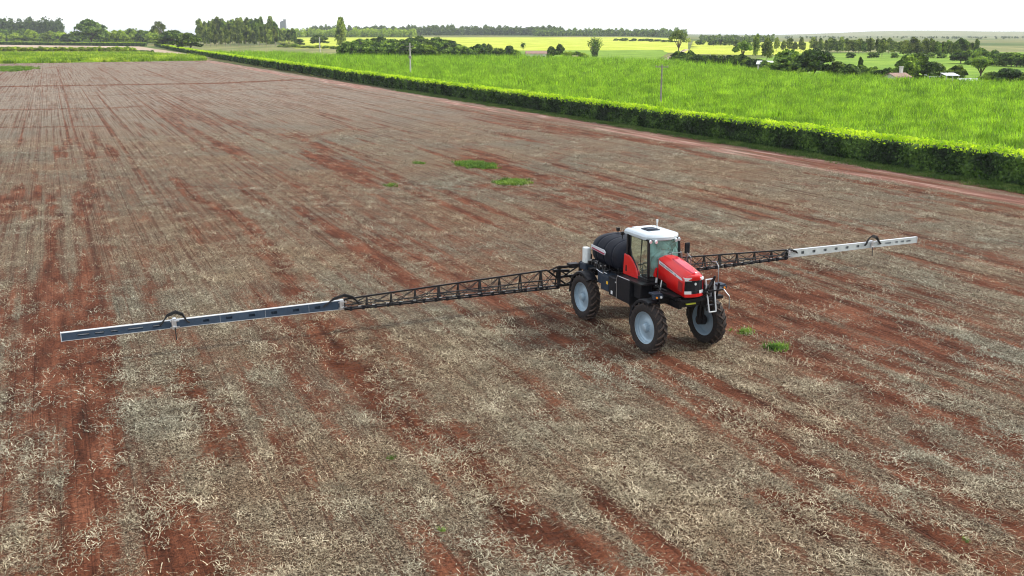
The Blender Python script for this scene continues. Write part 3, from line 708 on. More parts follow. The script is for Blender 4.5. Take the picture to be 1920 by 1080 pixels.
def branches(lobes, h0, r0, seed, fork=.35, lean=0.0):
    """tapered trunk that forks into limbs reaching the lobes"""
    r = random.Random(seed); mb = MB(); top = (lean, 0, h0)
    mb.tube([(0, 0, -.03), (lean * .4 + r.uniform(-.01, .01), 0, h0 * .5), top], [r0, r0 * .8, r0 * .65], 7)
    for (x, y, z, rx, rz) in lobes[:9]:
        m_ = ((x + lean) / 2 + r.uniform(-.03, .03), y / 2 + r.uniform(-.03, .03), h0 + (z - h0) * .55)
        mb.tube([top, m_, (x, y, z)], [r0 * .5, r0 * .33, r0 * .12], 5)
    return mb
PROTO = {}
def proto(key, lobes, n, leaf, fol, h0, r0, seed, core=.72, flat=.9, bark=None):
    me = crown(seed, lobes, n, leaf, core, flat); me.materials.append(M_F[fol])
    tb = branches(lobes, h0, r0, seed).build('trunk', bark or M_BK, None, smooth=True); tm = tb.data; bpy.data.objects.remove(tb)
    PROTO[key] = (me, tm)
def rl(seed, n, R0, z0, z1, rr, shape='dome'):
    r = random.Random(seed); L = []
    for i in range(n):
        a = 2.4 * i + r.uniform(-.5, .5); f = (i + .5) / n; rad = R0 * math.sqrt(f) * r.uniform(.75, 1.05)
        if shape == 'dome': z = z0 + (z1 - z0) * (1 - (rad / R0) ** 1.7 * .75) * r.uniform(.8, 1)
        elif shape == 'flat': z = z1 - .05 * r.random() - .10 * (rad / R0) ** 2
        else: z = z0 + (z1 - z0) * ((i + .5) / n) + r.uniform(-.03, .03); rad = R0 * r.uniform(.1, .8) * (1 - .5 * abs(f - .45))
        L.append((rad * math.cos(a), rad * math.sin(a), z, rr * r.uniform(.75, 1.2), rr * r.uniform(.6, .95)))
    return L
# unit trees: height 1, crown width about 1
for v in range(3):
    proto(('round', v), rl(11 + v, 17, .36, .24, .80, .155) + rl(15 + v, 8, .38, .22, .34, .13), 2300, .092, ['dark', 'mid', 'dark'][v], .16, .030, 11 + v)
    proto(('bush', v), rl(31 + v, 12, .36, .20, .74, .18) + rl(36 + v, 7, .38, .12, .22, .15), 1500, .11, ['mid', 'dark', 'light'][v], .08, .03, 31 + v)
    proto(('tall', v), rl(51 + v, 16, .34, .22, .90, .17, 'col'), 1700, .088, ['euc', 'euc', 'mid'][v], .30, .022, 51 + v, core=.5, flat=1.4, bark=M_BKL)
proto(('spread', 0), rl(71, 17, .40, .45, .84, .13, 'flat') + rl(72, 8, .25, .5, .75, .13), 3600, .040, 'dark', .34, .034, 71, core=.6)
proto(('spread', 1), rl(74, 16, .40, .40, .82, .15, 'dome'), 3600, .042, 'dark', .30, .034, 74, core=.65)
proto(('airy', 0), rl(81, 15, .36, .42, .86, .13, 'dome'), 2300, .040, 'euc', .30, .030, 81, core=.35, flat=1.6)
# bamboo-like vase clump
def vase():
    r = np.random.default_rng(5); Q = []; 
    for i in range(150):
        a = r.uniform(0, 6.28); out = r.uniform(.05, .50); p = np.array([.16 * math.cos(a) * r.uniform(), .16 * math.sin(a) * r.uniform(), 0.]); tip = np.array([out * math.cos(a), out * math.sin(a), r.uniform(.72, 1.02) - out * .3]); 
        for j in range(16):
            f = (j + .5) / 16; b_ = p + (tip - p) * f; b_[2] = tip[2] * (1 - (1 - f) ** 1.6); b_ = b_ + r.normal(0, .018, 3); Q.append(b_)
    Q = np.array(Q); Nn = np.stack([Q[:, 0], Q[:, 1], np.full(len(Q), .25)], -1); Nn /= np.linalg.norm(Nn, axis=1)[:, None]
    me = quad_mesh('crown', leaf_quads(Q, np.full(len(Q), .065), Nn, .9, 4, .6)); me.materials.append(M_F['dark'])
    mb = MB()
    for k in range(14):
        a = k * 2.4; mb.tube([(.05 * math.cos(a), .05 * math.sin(a), -.02), (.16 * math.cos(a), .16 * math.sin(a), .55)], [.010, .006], 5)
    tb = mb.build('trunk', M_BKL, None, smooth=True); tm = tb.data; bpy.data.objects.remove(tb); PROTO[('vase', 0)] = (me, tm)
vase()
def palm():
    r = random.Random(3); Q = []; top = Vector((.02, 0, .72))
    for k in range(20):
        a = k * 2.4; el = r.uniform(-.1, 1.1); L = .36; p = top.copy()
        for j in range(7):
            d = Vector((math.cos(a) * math.cos(el), math.sin(a) * math.cos(el), math.sin(el))); sd = Vector((-math.sin(a), math.cos(a), 0)); q = p + d * L / 7; w = .055 * math.sin(math.pi * (j + .8) / 8.2)
            for s in (-1, 1):
                o = sd * s * w - Vector((0, 0, w * .6)); Q.append([tuple(p), tuple(q), tuple(q + o), tuple(p + o)])
            p = q; el -= .30
    me = quad_mesh('crown', np.array(Q)); me.materials.append(M_F['mid'])
    tb = MB().tube([(0, 0, -.02), (.015, 0, .4), tuple(top)], [.026, .018, .018], 7).build('trunk', M_BKL, None, smooth=True); tm = tb.data; bpy.data.objects.remove(tb); PROTO[('palm', 0)] = (me, tm)
palm()
TR = random.Random(99)
def tree(kind, v, u, vb, vt, wpx, label, group, name='tree', cat='tree'):
    """u, foot row, top row, crown width in survey pixels"""
    crop_h = 1.25 if (u > 620 and vb >= 101.5) else 0      # feet stand behind the crop edge
    p = at(u, vb, crop_h) if crop_h else att(u, vb); zb = float(sky_far_rise(p[0], p[1])) - .1
    dep = p[1] * cP + (CAM_H - zb) * sP; h = (vb - vt) * dep / F_PX / .93 + crop_h; w = wpx * dep / F_PX / .86
    me, tm = PROTO[(kind, v)]
    r = empty(name, (p[0], p[1], zb), TR.uniform(0, 6.28)); r.scale = (w, w, h)
    tag(r, label, cat, group)
    c = bpy.data.objects.new('crown', me); COL.objects.link(c); c.parent = r
    c = bpy.data.objects.new('trunk', tm); COL.objects.link(c); c.parent = r
    return r
#  kind, variant, u, foot, top, width, label
g = 'separate trees beyond the grass crop'
SPECIFIC = [
 ('round', 0, 172, 84, 36, 60, 'big dome-crowned tree rising above the dark wood at far left'),
 ('airy', 0, 302, 88, 41, 34, 'tall airy tree at the left end of the far grove'),
 ('round', 0, 325, 92, 56, 62, 'broad dark tree under the tall airy tree by the hedge end'),
 ('round', 1, 358, 96, 60, 46, 'dark rounded tree standing in front of the grove near the far hedge'),
 ('bush', 1, 562, 85, 71, 20, 'small dark round tree alone on the pasture right of the grove'),
 ('round', 1, 600, 86, 64, 34, 'dark tree behind the far concrete pole'),
 ('tall', 0, 640, 94, 41, 30, 'tall slender feathery tree left of the big bush mass'),
 ('round', 0, 1115, 102, 72, 30, 'xx'),
 ('palm', 0, 981, 103, 76, 16, 'slender palm beside the white farmhouse'),
 ('round', 1, 1034, 106, 85, 22, 'round bushy tree just right of the farmhouse'),
 ('round', 0, 1050, 104, 81, 18, 'dark tree touching the round bushy tree by the farmhouse'),
 ('airy', 0, 1272, 103, 57, 44, 'broad airy spreading tree at the top of the dirt track'),
 ('spread', 1, 1392, 114, 74, 36, 'wide leafy tree in the middle of the right-hand grove'),
 ('tall', 1, 1417, 108, 68, 18, 'tall thin tree rising behind the wide leafy grove tree'),
 ('tall', 0, 1438, 110, 76, 28, 'sparse pale tree right of the tall thin one'),
 ('round', 0, 1480, 136, 91, 72, 'broad dark spreading tree at the left of the dark clump'),
 ('round', 2, 1526, 138, 87, 72, 'largest dark tree of the clump above the grass crop'),
 ('spread', 1, 1500, 137, 98, 46, 'dark tree between the two broadest of the clump'),
 ('round', 1, 1572, 138, 112, 44, 'low bushy tree at the right edge of the dark clump'),
 ('round', 0, 1593, 142, 118, 40, 'low dark round tree left of the red-roofed house'),
 ('tall', 2, 1612, 136, 111, 14, 'little pointed tree sticking out above the dark bushes'),
 ('round', 1, 1700, 146, 98, 50, 'green round tree behind the red-roofed house'),
 ('round', 0, 1722, 138, 96, 40, 'tall dark crown topping the trees behind the house'),
 ('round', 2, 1750, 148, 111, 48, 'dark round tree between the house and the white shed'),
 ('bush', 0, 1712, 147, 132, 30, 'light green shrub in front of the tree behind the house'),
 ('round', 1, 1792, 146, 119, 38, 'green tree just behind the white shed roof'),
 ('spread', 0, 1838, 147, 106, 56, 'umbrella-shaped tree with visible limbs right of the white shed'),
 ('round', 2, 1888, 154, 123, 56, 'dark low round tree beside the umbrella-shaped tree'),
 ('round', 0, 1856, 153, 132, 40, 'small dark bushy tree under the umbrella-shaped tree'),
 ('round', 1, 1925, 156, 132, 34, 'dark tree cut by the right edge of the view'),
]
for k, (kd, v, u, vb, vt, w, lab) in enumerate(SPECIFIC):
    if lab == 'xx': kd, v, lab = 'vase', 0, 'isolated dark fan-shaped clump standing in the green field'
    tree(kd, v, u, vb, vt, w, lab, None, 'palm_tree' if kd == 'palm' else 'tree')
ORD = ['first', 'second', 'third', 'fourth', 'fifth', 'sixth', 'seventh', 'eighth', 'ninth', 'tenth', 'eleventh', 'twelfth', 'thirteenth', 'fourteenth', 'fifteenth', 'sixteenth', 'seventeenth', 'eighteenth', 'nineteenth']
def ordinal(i):
    if i < 19: return ORD[i]
    t_ = ['twenty', 'thirty', 'forty', 'fifty'][(i + 1) // 10 - 2]; q = (i + 1) % 10
    return (t_[:-1] + 'ieth') if q == 0 else t_ + '-' + ORD[q - 1]
def row(n, u0, u1, vb0, vb1, h0, h1, w0, w1, kinds, label, group, name='tree', seed=1, cat='tree', jit=1.5):
    r = random.Random(seed)
    for i in range(n):
        f = (i + r.uniform(.1, .9)) / n; u = u0 + (u1 - u0) * f; vb = vb0 + (vb1 - vb0) * f + r.uniform(-jit, jit) * .5; h = r.uniform(h0, h1)
        kd, v = r.choice(kinds); tree(kd, v, u, vb, vb - h, r.uniform(w0, w1), ('%s %s from the left in the %s' % (ordinal(i), label, group)).replace('behind the crop strip', 'behind the strip'), group, name, cat)
# grove of tall trees, two ranks
row(36, 372, 518, 84, 84, 33, 46, 14, 24, [('tall', 0), ('tall', 1), ('tall', 2)], 'tall slender tree', 'tall grove beyond the hedge end', seed=2)
row(22, 380, 520, 87.5, 88, 28, 36, 12, 17, [('tall', 0), ('tall', 1), ('tall', 0)], 'slender tree', 'front rank of the far tall grove', seed=3)
row(7, 522, 556, 82, 83, 22, 30, 14, 20, [('tall', 0), ('round', 1)], 'shorter tree', 'right tail of the tall grove', seed=4)
row(22, 186, 296, 82, 83, 20, 30, 20, 30, [('round', 1), ('bush', 2), ('round', 0)], 'green tree', 'trees left of the far grove', seed=5)
row(30, -5, 195, 79.5, 80.5, 16, 27, 22, 34, [('bush', 2), ('bush', 2), ('round', 1)], 'light green tree', 'bushy trees before the dark wood', seed=6)
# bush mass behind the crop
row(14, 652, 800, 106, 109, 24, 33, 34, 48, [('round', 1), ('bush', 1), ('bush', 0)], 'dark green round tree', 'front trees of the bush mass', seed=7)
row(13, 668, 850, 100, 101, 26, 34, 30, 42, [('round', 1), ('bush', 0), ('round', 0)], 'rounded tree', 'rear trees of the bush mass', seed=8)
row(8, 800, 905, 107, 109, 18, 30, 24, 38, [('round', 0), ('bush', 1), ('bush', 0)], 'dark round tree', 'right half of the bush mass', seed=9)
row(7, 890, 970, 102, 105, 12, 24, 18, 26, [('round', 0), ('bush', 0), ('bush', 1)], 'round tree', 'trees left of the farmhouse', seed=10)
row(9, 1060, 1100, 103, 104, 5, 9, 12, 18, [('bush', 0), ('bush', 2)], 'low shrub', 'shrubs right of the farmhouse', 'shrub', 11, 'shrub')
row(10, 985, 1030, 105, 106, 4, 8, 9, 14, [('bush', 0), ('bush', 1)], 'low shrub', 'shrubs around the farmhouse', 'shrub', 12, 'shrub')
row(18, 1268, 1400, 114, 121, 13, 23, 20, 34, [('round', 0), ('bush', 1), ('bush', 0)], 'dark low tree', 'dark belt right of the dirt track', seed=13)
row(6, 1398, 1450, 122, 130, 14, 20, 22, 30, [('round', 1), ('bush', 1)], 'low tree', 'low trees left of the dark clump', seed=14)
row(8, 1560, 1690, 138, 145, 12, 22, 24, 36, [('round', 0), ('bush', 1), ('bush', 0)], 'dark low tree', 'dark belt left of the red-roofed house', seed=15)
row(40, 1535, 1830, 99, 104, 20, 29, 15, 26, [('tall', 1), ('tall', 0), ('tall', 2)], 'slender tree', 'long row behind the green meadow', seed=16)
row(12, 1450, 1580, 96, 98, 15, 24, 14, 20, [('tall', 0), ('tall', 1)], 'slender tree', 'row above the dark clump', seed=17)
row(18, 1800, 1930, 113, 120, 16, 26, 26, 38, [('round', 0), ('round', 2), ('bush', 1)], 'dark blue-green tree', 'wood at the far right', seed=18)
row(16, 1150, 1270, 76, 79, 3, 7, 8, 14, [('bush', 1), ('bush', 0)], 'small bush', 'bushes on the yellow field edge', 'shrub', 19, 'shrub')
row(9, 660, 830, 78, 80, 4, 8, 10, 18, [('bush', 1)], 'small bush', 'bushes in the yellow field', 'shrub', 20, 'shrub')
row(9, 1590, 1800, 104, 105, 6, 9, 12, 20, [('bush', 1)], 'low dark bush', 'bushes below the long row', 'shrub', 21, 'shrub')
row(10, 1300, 1420, 84, 88, 10, 17, 14, 22, [('bush', 1), ('bush', 0)], 'bush', 'bushes right of the broad airy tree', 'shrub', 22, 'shrub')
row(16, 520, 640, 88, 92, 4, 8, 10, 18, [('bush', 0), ('bush', 2)], 'scrub bush', 'scrub right of the grove', 'shrub', 24, 'shrub')
# coffee shrubs in a row at the left
row(44, -20, 250, 97.5, 97.5, 9, 12, 12, 17, [('bush', 2)], 'light green shrub', 'shrub row behind the crop strip', 'shrub', 23, 'shrub', .4)
row(10, 250, 288, 98.5, 99, 4, 6, 5, 8, [('bush', 1)], 'stunted shrub', 'thin right end of the shrub row', 'shrub', 25, 'shrub', .4)

# far woods that read as one mass
def wood(name, u0, u1, vb, top, label, lobes, fol, wv=3, seed=1, depth=60, leaf=None):
    r = np.random.default_rng(seed); P = []; Nn = []
    for i in range(lobes):
        f = r.uniform(); u = u0 + (u1 - u0) * f; d_ = vb + r.uniform(0, depth); az = math.atan((u - 960) / F_PX / cP); X = d_ * math.sin(az); Y = d_ * math.cos(az)
        zb = float(sky_far_rise(X, Y)); ztop = CAM_H - (top - HOR) * d_ / F_PX; h = max(4, ztop - zb) * (.66 + .42 * float(vnoise(f * lobes / 6, seed, 8))) * r.uniform(.85, 1.12); rw = h * r.uniform(.12, .24)
        k = 60; d = r.normal(size=(k, 3)); d /= np.linalg.norm(d, axis=1)[:, None]
        P.append(np.stack([X + d[:, 0] * rw, Y + d[:, 1] * rw, zb + h * .52 + d[:, 2] * h * .50], -1) + r.normal(0, h * .03, (k, 3))); Nn.append(d)
    px = (vb + depth / 2) / F_PX; hh = h
    P = np.concatenate(P); Nn = np.concatenate(Nn)
    me = quad_mesh(name, leaf_quads(P, np.full(len(P), leaf or max(hh * .10, px * 2.4)), Nn, .8, seed, .8))
    tag(link(name, me, M_F[fol]), label, 'wood', kind='stuff')
wood('far_wood', -60, 168, 1900, 42, 'dark wood closing the horizon at far left', 620, 'dark', seed=1)
wood('far_wood', 545, 790, 1700, 55, 'pale wood on the horizon behind the yellow field', 460, 'light', seed=2, depth=60)
wood('far_wood', 600, 1050, 2150, 50, 'grey-green wood along the central horizon', 800, 'mid', seed=3, depth=100)
wood('far_wood', 1000, 1265, 1900, 55, 'lower wood along the horizon left of the broad airy tree', 480, 'mid', seed=4, depth=100)
wood('far_wood', 1290, 1420, 1500, 66, 'thin wood on the horizon right of the broad airy tree', 200, 'mid', seed=5, depth=160)
wood('far_wood', 1440, 1960, 2600, 69.5, 'hazy woods dotting the distant plain at right', 150, 'mid', seed=6, depth=1500)
wood('far_wood', 230, 300, 1500, 58, 'low wood by the far white warehouse', 70, 'mid', seed=7)
#@@MACHINE
HAZE = 0.00008
# ================================================================ crop strip, second hedge, haze
def strip_crop():
    poly = np.array([at(-80, 121)[:2], at(385, 114)[:2], at(372, 108)[:2], at(250, 101.5)[:2], at(-80, 102)[:2]])
    src = []
    M_S = leafmat('strip_crop_leaf', (.09, .16, .015), (.20, .30, .025), (.42, .48, .06), .45, .05)
    for k in range(4):
        q = grass_tuft(700 + k, 26, 1.6, 1.9, .16, .6, 3); q.materials.append(M_S); src.append(q)
    x0, y0 = poly.min(0); x1, y1 = poly.max(0); n = int((x1 - x0) * (y1 - y0) * .22); X = rng.uniform(x0, x1, n); Y = rng.uniform(y0, y1, n); k = inside(X, Y, poly); X, Y = X[k], Y[k]
    print('strip', len(X))
    instancer('crop_strip', np.stack([X, Y, np.full(len(X), .0)], -1), rng.uniform(0, 6.28, len(X)), rng.uniform(.8, 1.3, len(X)), src, M_S, 'light green crop strip across the far end of the stubble field', 'crop')
    me = bpy.data.meshes.new('crop_strip_soil'); me.from_pydata([(p[0], p[1], .35) for p in poly] + [(p[0], p[1], -.2) for p in poly], [], [tuple(range(5))[::-1]] + [(i, (i + 1) % 5, 5 + (i + 1) % 5, 5 + i) for i in range(5)]); 
    tag(link('crop_strip_soil', me, M_G), 'green undergrowth under the far crop strip', 'field', kind='structure')
strip_crop()
def line_hedge():
    p0, p1 = at(-60, 83.5)[:2], at(272, 87)[:2]; a = to_st(*p0); b = to_st(*p1); 
    # built across the view as its own hedge
    root = empty('hedge', (p0[0], p0[1], 0)); tag(root, 'second clipped dark hedge running across the view at far left', 'hedge')
    d = p1 - p0; L = np.hypot(*d); d = d / L; nrm = np.array([d[1], -d[0]]); H_ = 3.2; W_ = 2.4
    r = np.random.default_rng(8); n = 9000; f = r.uniform(0, L, n); q = r.uniform(0, 1, n); side = q < .6
    off = np.where(side, 0, r.uniform(0, W_, n)) + r.normal(0, .12, n); z = np.where(side, r.uniform(.1, H_, n), H_ + r.normal(0, .1, n))
    X = d[0] * f - nrm[0] * off; Y = d[1] * f - nrm[1] * off; N = np.where(side[:, None], np.array([nrm[0], nrm[1], .2]), np.array([0, 0, 1.]))
    Q = leaf_quads(np.stack([X, Y, z], -1), np.full(n, .85), N, .7, 5); link('foliage', quad_mesh('foliage', Q[side]), M_HL, root); link('sunlit_new_growth', quad_mesh('sunlit_new_growth', Q[~side]), M_HN, root)
    mb = MB(); c = [(0, 0), (L * d[0], L * d[1]), (L * d[0] - nrm[0] * W_, L * d[1] - nrm[1] * W_), (-nrm[0] * W_, -nrm[1] * W_)]; mb.prism(c, 2, 0, H_ * .95); mb.build('branches', M_HL, root)
line_hedge()

# ---------------------------------------------------------------- weeds
M_W = leafmat('weed_leaf', (.05, .11, .02), (.11, .20, .03), (.24, .33, .07), .4, 1.0)
wsrc = []
for k in range(4):
    q = grass_tuft(900 + k, 30, .30, .38, .020, .8); q.materials.append(M_W); wsrc.append(q)
def weeds(u, v, a, b, n, label, sc=1.0):
    c = at(u, v)[:2]; r = np.random.default_rng(int(u)); al = r.normal(0, .42, n) * a; ac = r.normal(0, .42, n) * b
    X = c[0] - al * FW[0] + ac * LT[0]; Y = c[1] - al * FW[1] + ac * LT[1]
    k = (al / a) ** 2 + (ac / b) ** 2 < 1 + .5 * r.normal(size=n); X, Y = X[k], Y[k]
    instancer('weed_patch', np.stack([X, Y, relief(X, Y)], -1), r.uniform(0, 6.28, len(X)), sc * r.uniform(.5, 1.3, len(X)), wsrc, M_W, label, 'weeds')
weeds(893, 312, 2.6, 1.7, 330, 'bright green weed patch alone on the stubble behind the machine')
weeds(960, 345, 1.7, 1.8, 150, 'thinner green weed patch just nearer than the bright one')
weeds(1452, 656, .5, .5, 15, 'small green weed clump right of the front wheels', .8)
weeds(1398, 628, .9, .5, 8, 'sparse weeds beside the far front wheel', .6)
weeds(790, 308, 1.2, .8, 14, 'faint weed patch left of the bright green one', .8)
weeds(20, 130, 26, 8, 900, 'green weedy corner at the far left end of the stubble', 2.2)
weeds(732, 350, .8, .5, 14, 'tiny weed tuft on the cross track', .8)
weeds(733, 865, .12, .12, 3, 'single small green seedling in the foreground left of the bare track', .32)
weeds(835, 998, .12, .12, 3, 'single small green seedling at the bottom centre', .3)
weeds(1810, 1018, .15, .15, 3, 'small green seedlings near the bottom right corner', .32)

# ---------------------------------------------------------------- poles
M_CON = pmat('concrete', (.50, .48, .45), .85, 0, .12, 2, .15); M_WOOD = pmat('weathered_wood', (.25, .22, .19), .9, 0, .25, 3); M_INS = pmat('porcelain', (.35, .30, .26), .3)
def pole(u, vb, vt, rad, mat, arms, label, hw, hidden=0.0, insul=True):
    p = at(u, vb + hidden); dep = p[1] * cP + CAM_H * sP; h = (vb + hidden - vt) * dep / F_PX
    r = empty('utility_pole', (p[0], p[1], -.1), R(-15)); tag(r, label, 'pole')
    MB().tube([(0, 0, 0), (0, 0, h * .5), (0, 0, h)], [rad * 1.3, rad * 1.1, rad * .8], 10).build('shaft', mat, r, smooth=True)
    for z, w in arms:
        a = MB().box(-w, w, -.06, .06, h - z - .07, h - z + .07).build('crossarm', M_WOOD, r)
        if insul:
            mb = MB()
            for x in (-w * .9, -w * .35, w * .9): mb.tube([(x, 0, h - z + .07), (x, 0, h - z + .28)], [.05, .035], 8)
            mb.build('insulator', M_INS, a, smooth=True)
    return r, h
pl, h = pole(770, 147, 82, .17, M_CON, [(.9, .95), (1.7, .5)], 'tall pale concrete power pole behind the hedge, left of centre', .9)
MB().box(-.35, .35, -.3, .1, h - 3.9, h - 3.3).build('fuse_box', M_WOOD, pl)
pole(1238, 212, 122, .12, M_WOOD, [(.35, .95)], 'slim dark wooden T-shaped pole standing in the grass crop', .9)
pole(600, 98, 70, .30, M_CON, [(.8, .9)], 'pale concrete pole on the pasture right of the tall grove', .9)
pole(1331, 121, 102, .12, M_CON, [], 'short white post before the dark belt right of the dirt track', .9, 0, False)
pole(28, 74, 51, .5, M_CON, [(1.0, 2.0)], 'pale pole against the dark wood at far left', .9, 0, False)
for i, u in enumerate((819, 923, 1021, 1110)):
    pole(u, 74, 59 + i * .8, .35, M_CON, [], ['thin pale post first from the left on the horizon field', 'thin pale post second from the left on the horizon field', 'thin pale post third from the left on the horizon field', 'thin pale post fourth from the left on the horizon field'][i], .9, 0, False)

# ---------------------------------------------------------------- buildings
M_WALL = pmat('white_render', (.66, .64, .60), .85, 0, .1, .5, .15); M_TILE = pmat('clay_roof_tiles', (.30, .19, .16), .8, 0, .2, 1.5, .2); M_SHEET = pmat('roof_sheet', (.70, .72, .74), .45, .2, .08, .6, .1)
M_GREY = pmat('grey_concrete', (.24, .26, .27), .85, 0, .1, .2); M_DKO = pmat('dark_opening', (.03, .03, .035), .6)
def house(u, vb, W, D, H, RH, name, label, cat, wall, roofm, rz=0.0, win=3, over=.4, hidden=0.0, chimney=False):
    p = at(u, vb, 1.2) if u > 640 else att(u, vb); zb = float(sky_far_rise(p[0], p[1])) - .1
    r = empty(name, (p[0], p[1], zb), rz); tag(r, label, cat)
    MB().box(-W / 2, W / 2, -D / 2, D / 2, 0, H).build('wall', wall, r)
    s_ = [(-D / 2 - over, H - .12), (0, H + RH), (D / 2 + over, H - .12), (D / 2 + over, H - .0), (0, H + RH + .14), (-D / 2 - over, H - .0)]
    MB().prism(s_, 0, -W / 2 - over, W / 2 + over).build('roof', roofm, r)
    g_ = MB().prism([(-D / 2, H + .004), (D / 2, H + .004), (0, H + RH - .05)], 0, -W / 2, W / 2).build('gable', wall, r)
    for k in range(win):
        x = -W / 2 + W * (k + .5) / win; isd = (k == win // 2)
        MB().box(x - .5, x + .5, -D / 2 - .03, -D / 2 + .02, .05 if isd else 1.0, 2.1).build('door' if isd else 'window', M_DKO, r)
    if chimney: MB().box(W * .2, W * .2 + .6, -.3, .3, H + RH * .4, H + RH + 1.4).box(W * .2 - .1, W * .2 + .7, -.4, .4, H + RH + 1.4, H + RH + 1.55).build('chimney', wall, r)
    return r
def shed(u, vb, W, D, H, label, posts=3, rz=0.0, drop=.0):
    p = at(u, vb, 1.2); r = empty('open_shed', (p[0], p[1], -.1 - drop), rz); tag(r, label, 'shed')
    MB().prism([(-D / 2, H), (D / 2, H + .5), (D / 2, H + .58), (-D / 2, H + .08)], 0, -W / 2, W / 2).build('roof', M_SHEET, r)
    for i in range(posts):
        for s in (-1, 1):
            x = -W / 2 + .2 + (W - .4) * i / (posts - 1); MB().box(x - .07, x + .07, s * D * .45 - .07, s * D * .45 + .07, 0, H + .25 + s * .22).build('post', M_CON, r)
    return r
house(1681, 149, 4.4, 3.8, 1.9, .8, 'farmhouse', 'low house with pinkish tiled roof at the far edge of the grass crop', 'house', M_WALL, M_TILE, R(25), chimney=True)
shed(1780, 150, 3.2, 3.5, 2.3, 'small open shed with white sheet roof right of the pinkish-roofed house')
shed(1747, 149, 2.6, 3.0, 1.9, 'low open shed with grey posts left of the white-roofed shed')
shed(1819, 152.5, 5.0, 2.6, 1.35, 'long low flat white roof beside the umbrella-shaped tree')
house(1005, 107.5, 9, 5, 3.0, 1.0, 'farmhouse', 'small white farmhouse with brownish roof between the palm and round trees', 'house', M_WALL, M_TILE, R(3), 4)
house(828, 106, 4.5, 4, 3.0, 1.0, 'farmhouse', 'tiny pale roofed building half hidden right of the bush mass', 'house', M_WALL, M_SHEET, R(10), 1)
house(1434, 127, 4.2, 4, 2.5, .8, 'farmhouse', 'small light-roofed hut among bushes left of the dark clump', 'house', M_WALL, M_SHEET, R(-20), 2)
house(258, 72, 85, 30, 16, 5, 'warehouse', 'long pale blue-grey warehouse on the horizon at far left', 'warehouse', pmat('blue_sheet', (.30, .38, .45), .6), M_SHEET, R(12), 5)
az_ = math.atan((560 - 960) / F_PX / cP); p = (2400 * math.sin(az_), 2400 * math.cos(az_)); d = 2400; k = d / F_PX
rt = empty('grain_silo', (p[0], p[1], float(sky_far_rise(p[0], p[1])) - .1)); tag(rt, 'tall grey industrial tower with a lower block against the sky above the wood', 'tower')
MB().box(0, 7 * k * .55, -4, 4, 0, 27 * k).build('tower', M_GREY, rt); MB().box(-9 * k * .7, -.01, -4, 4, 0, 24 * k).box(-5, -1, -3, 3, 24 * k, 25.5 * k).build('block', M_GREY, rt)
MB().box(-.5, 7 * k * .55 + .5, -4.5, 4.5, 27 * k, 28 * k).build('cap', M_GREY, rt)
p = at(1078, 115); bx = empty('water_trough', (p[0], p[1], .9)); tag(bx, 'small reddish brick hut standing in the grass crop below the farmhouse trees', 'hut')
MB().box(-1.1, 1.1, -.9, .9, 0, 1.1).build('wall', M_TILE, bx); MB().prism([(-1.1, 1.1), (1.1, 1.1), (1.1, 1.18), (0, 1.6), (-1.1, 1.18)], 0, -1.3, 1.3).build('roof', M_TILE, bx)
bx.name = 'brick_hut'

# ---------------------------------------------------------------- distant hills and air
def hills():
    u = np.linspace(1300, 2600, 120); r0, r1 = 5200, 8200; m = 14
    az = np.arctan((u - 960) / F_PX)[:, None]; rr = np.linspace(r0, r1, m)[None, :]
    X = rr * np.sin(az); Y = rr * np.cos(az); f = np.sin(np.linspace(0, math.pi, m))[None, :]
    Z = -2 + 34 * f * sstep(1300, 1700, u)[:, None] * (.45 + .75 * fbm(X / 1300, Y / 1300, 4, 4))
    tag(link('hills', grid_mesh('hills', X, Y, Z), M_P), 'low hazy hills on the horizon at right', 'hills', kind='structure')
hills()
hm, t, b, out = nt('haze'); t.nodes.remove(b); pv = t.nodes.new('ShaderNodeVolumePrincipled')
pv.inputs['Color'].default_value = (.90, .95, 1.0, 1); pv.inputs['Density'].default_value = HAZE; pv.inputs['Anisotropy'].default_value = .3
t.links.new(pv.outputs[0], out.inputs['Volume'])
hz = MB().box(-9000, 9000, -400, 14500, -6, 62).build('haze', hm); tag(hz, None, None, kind='stuff')
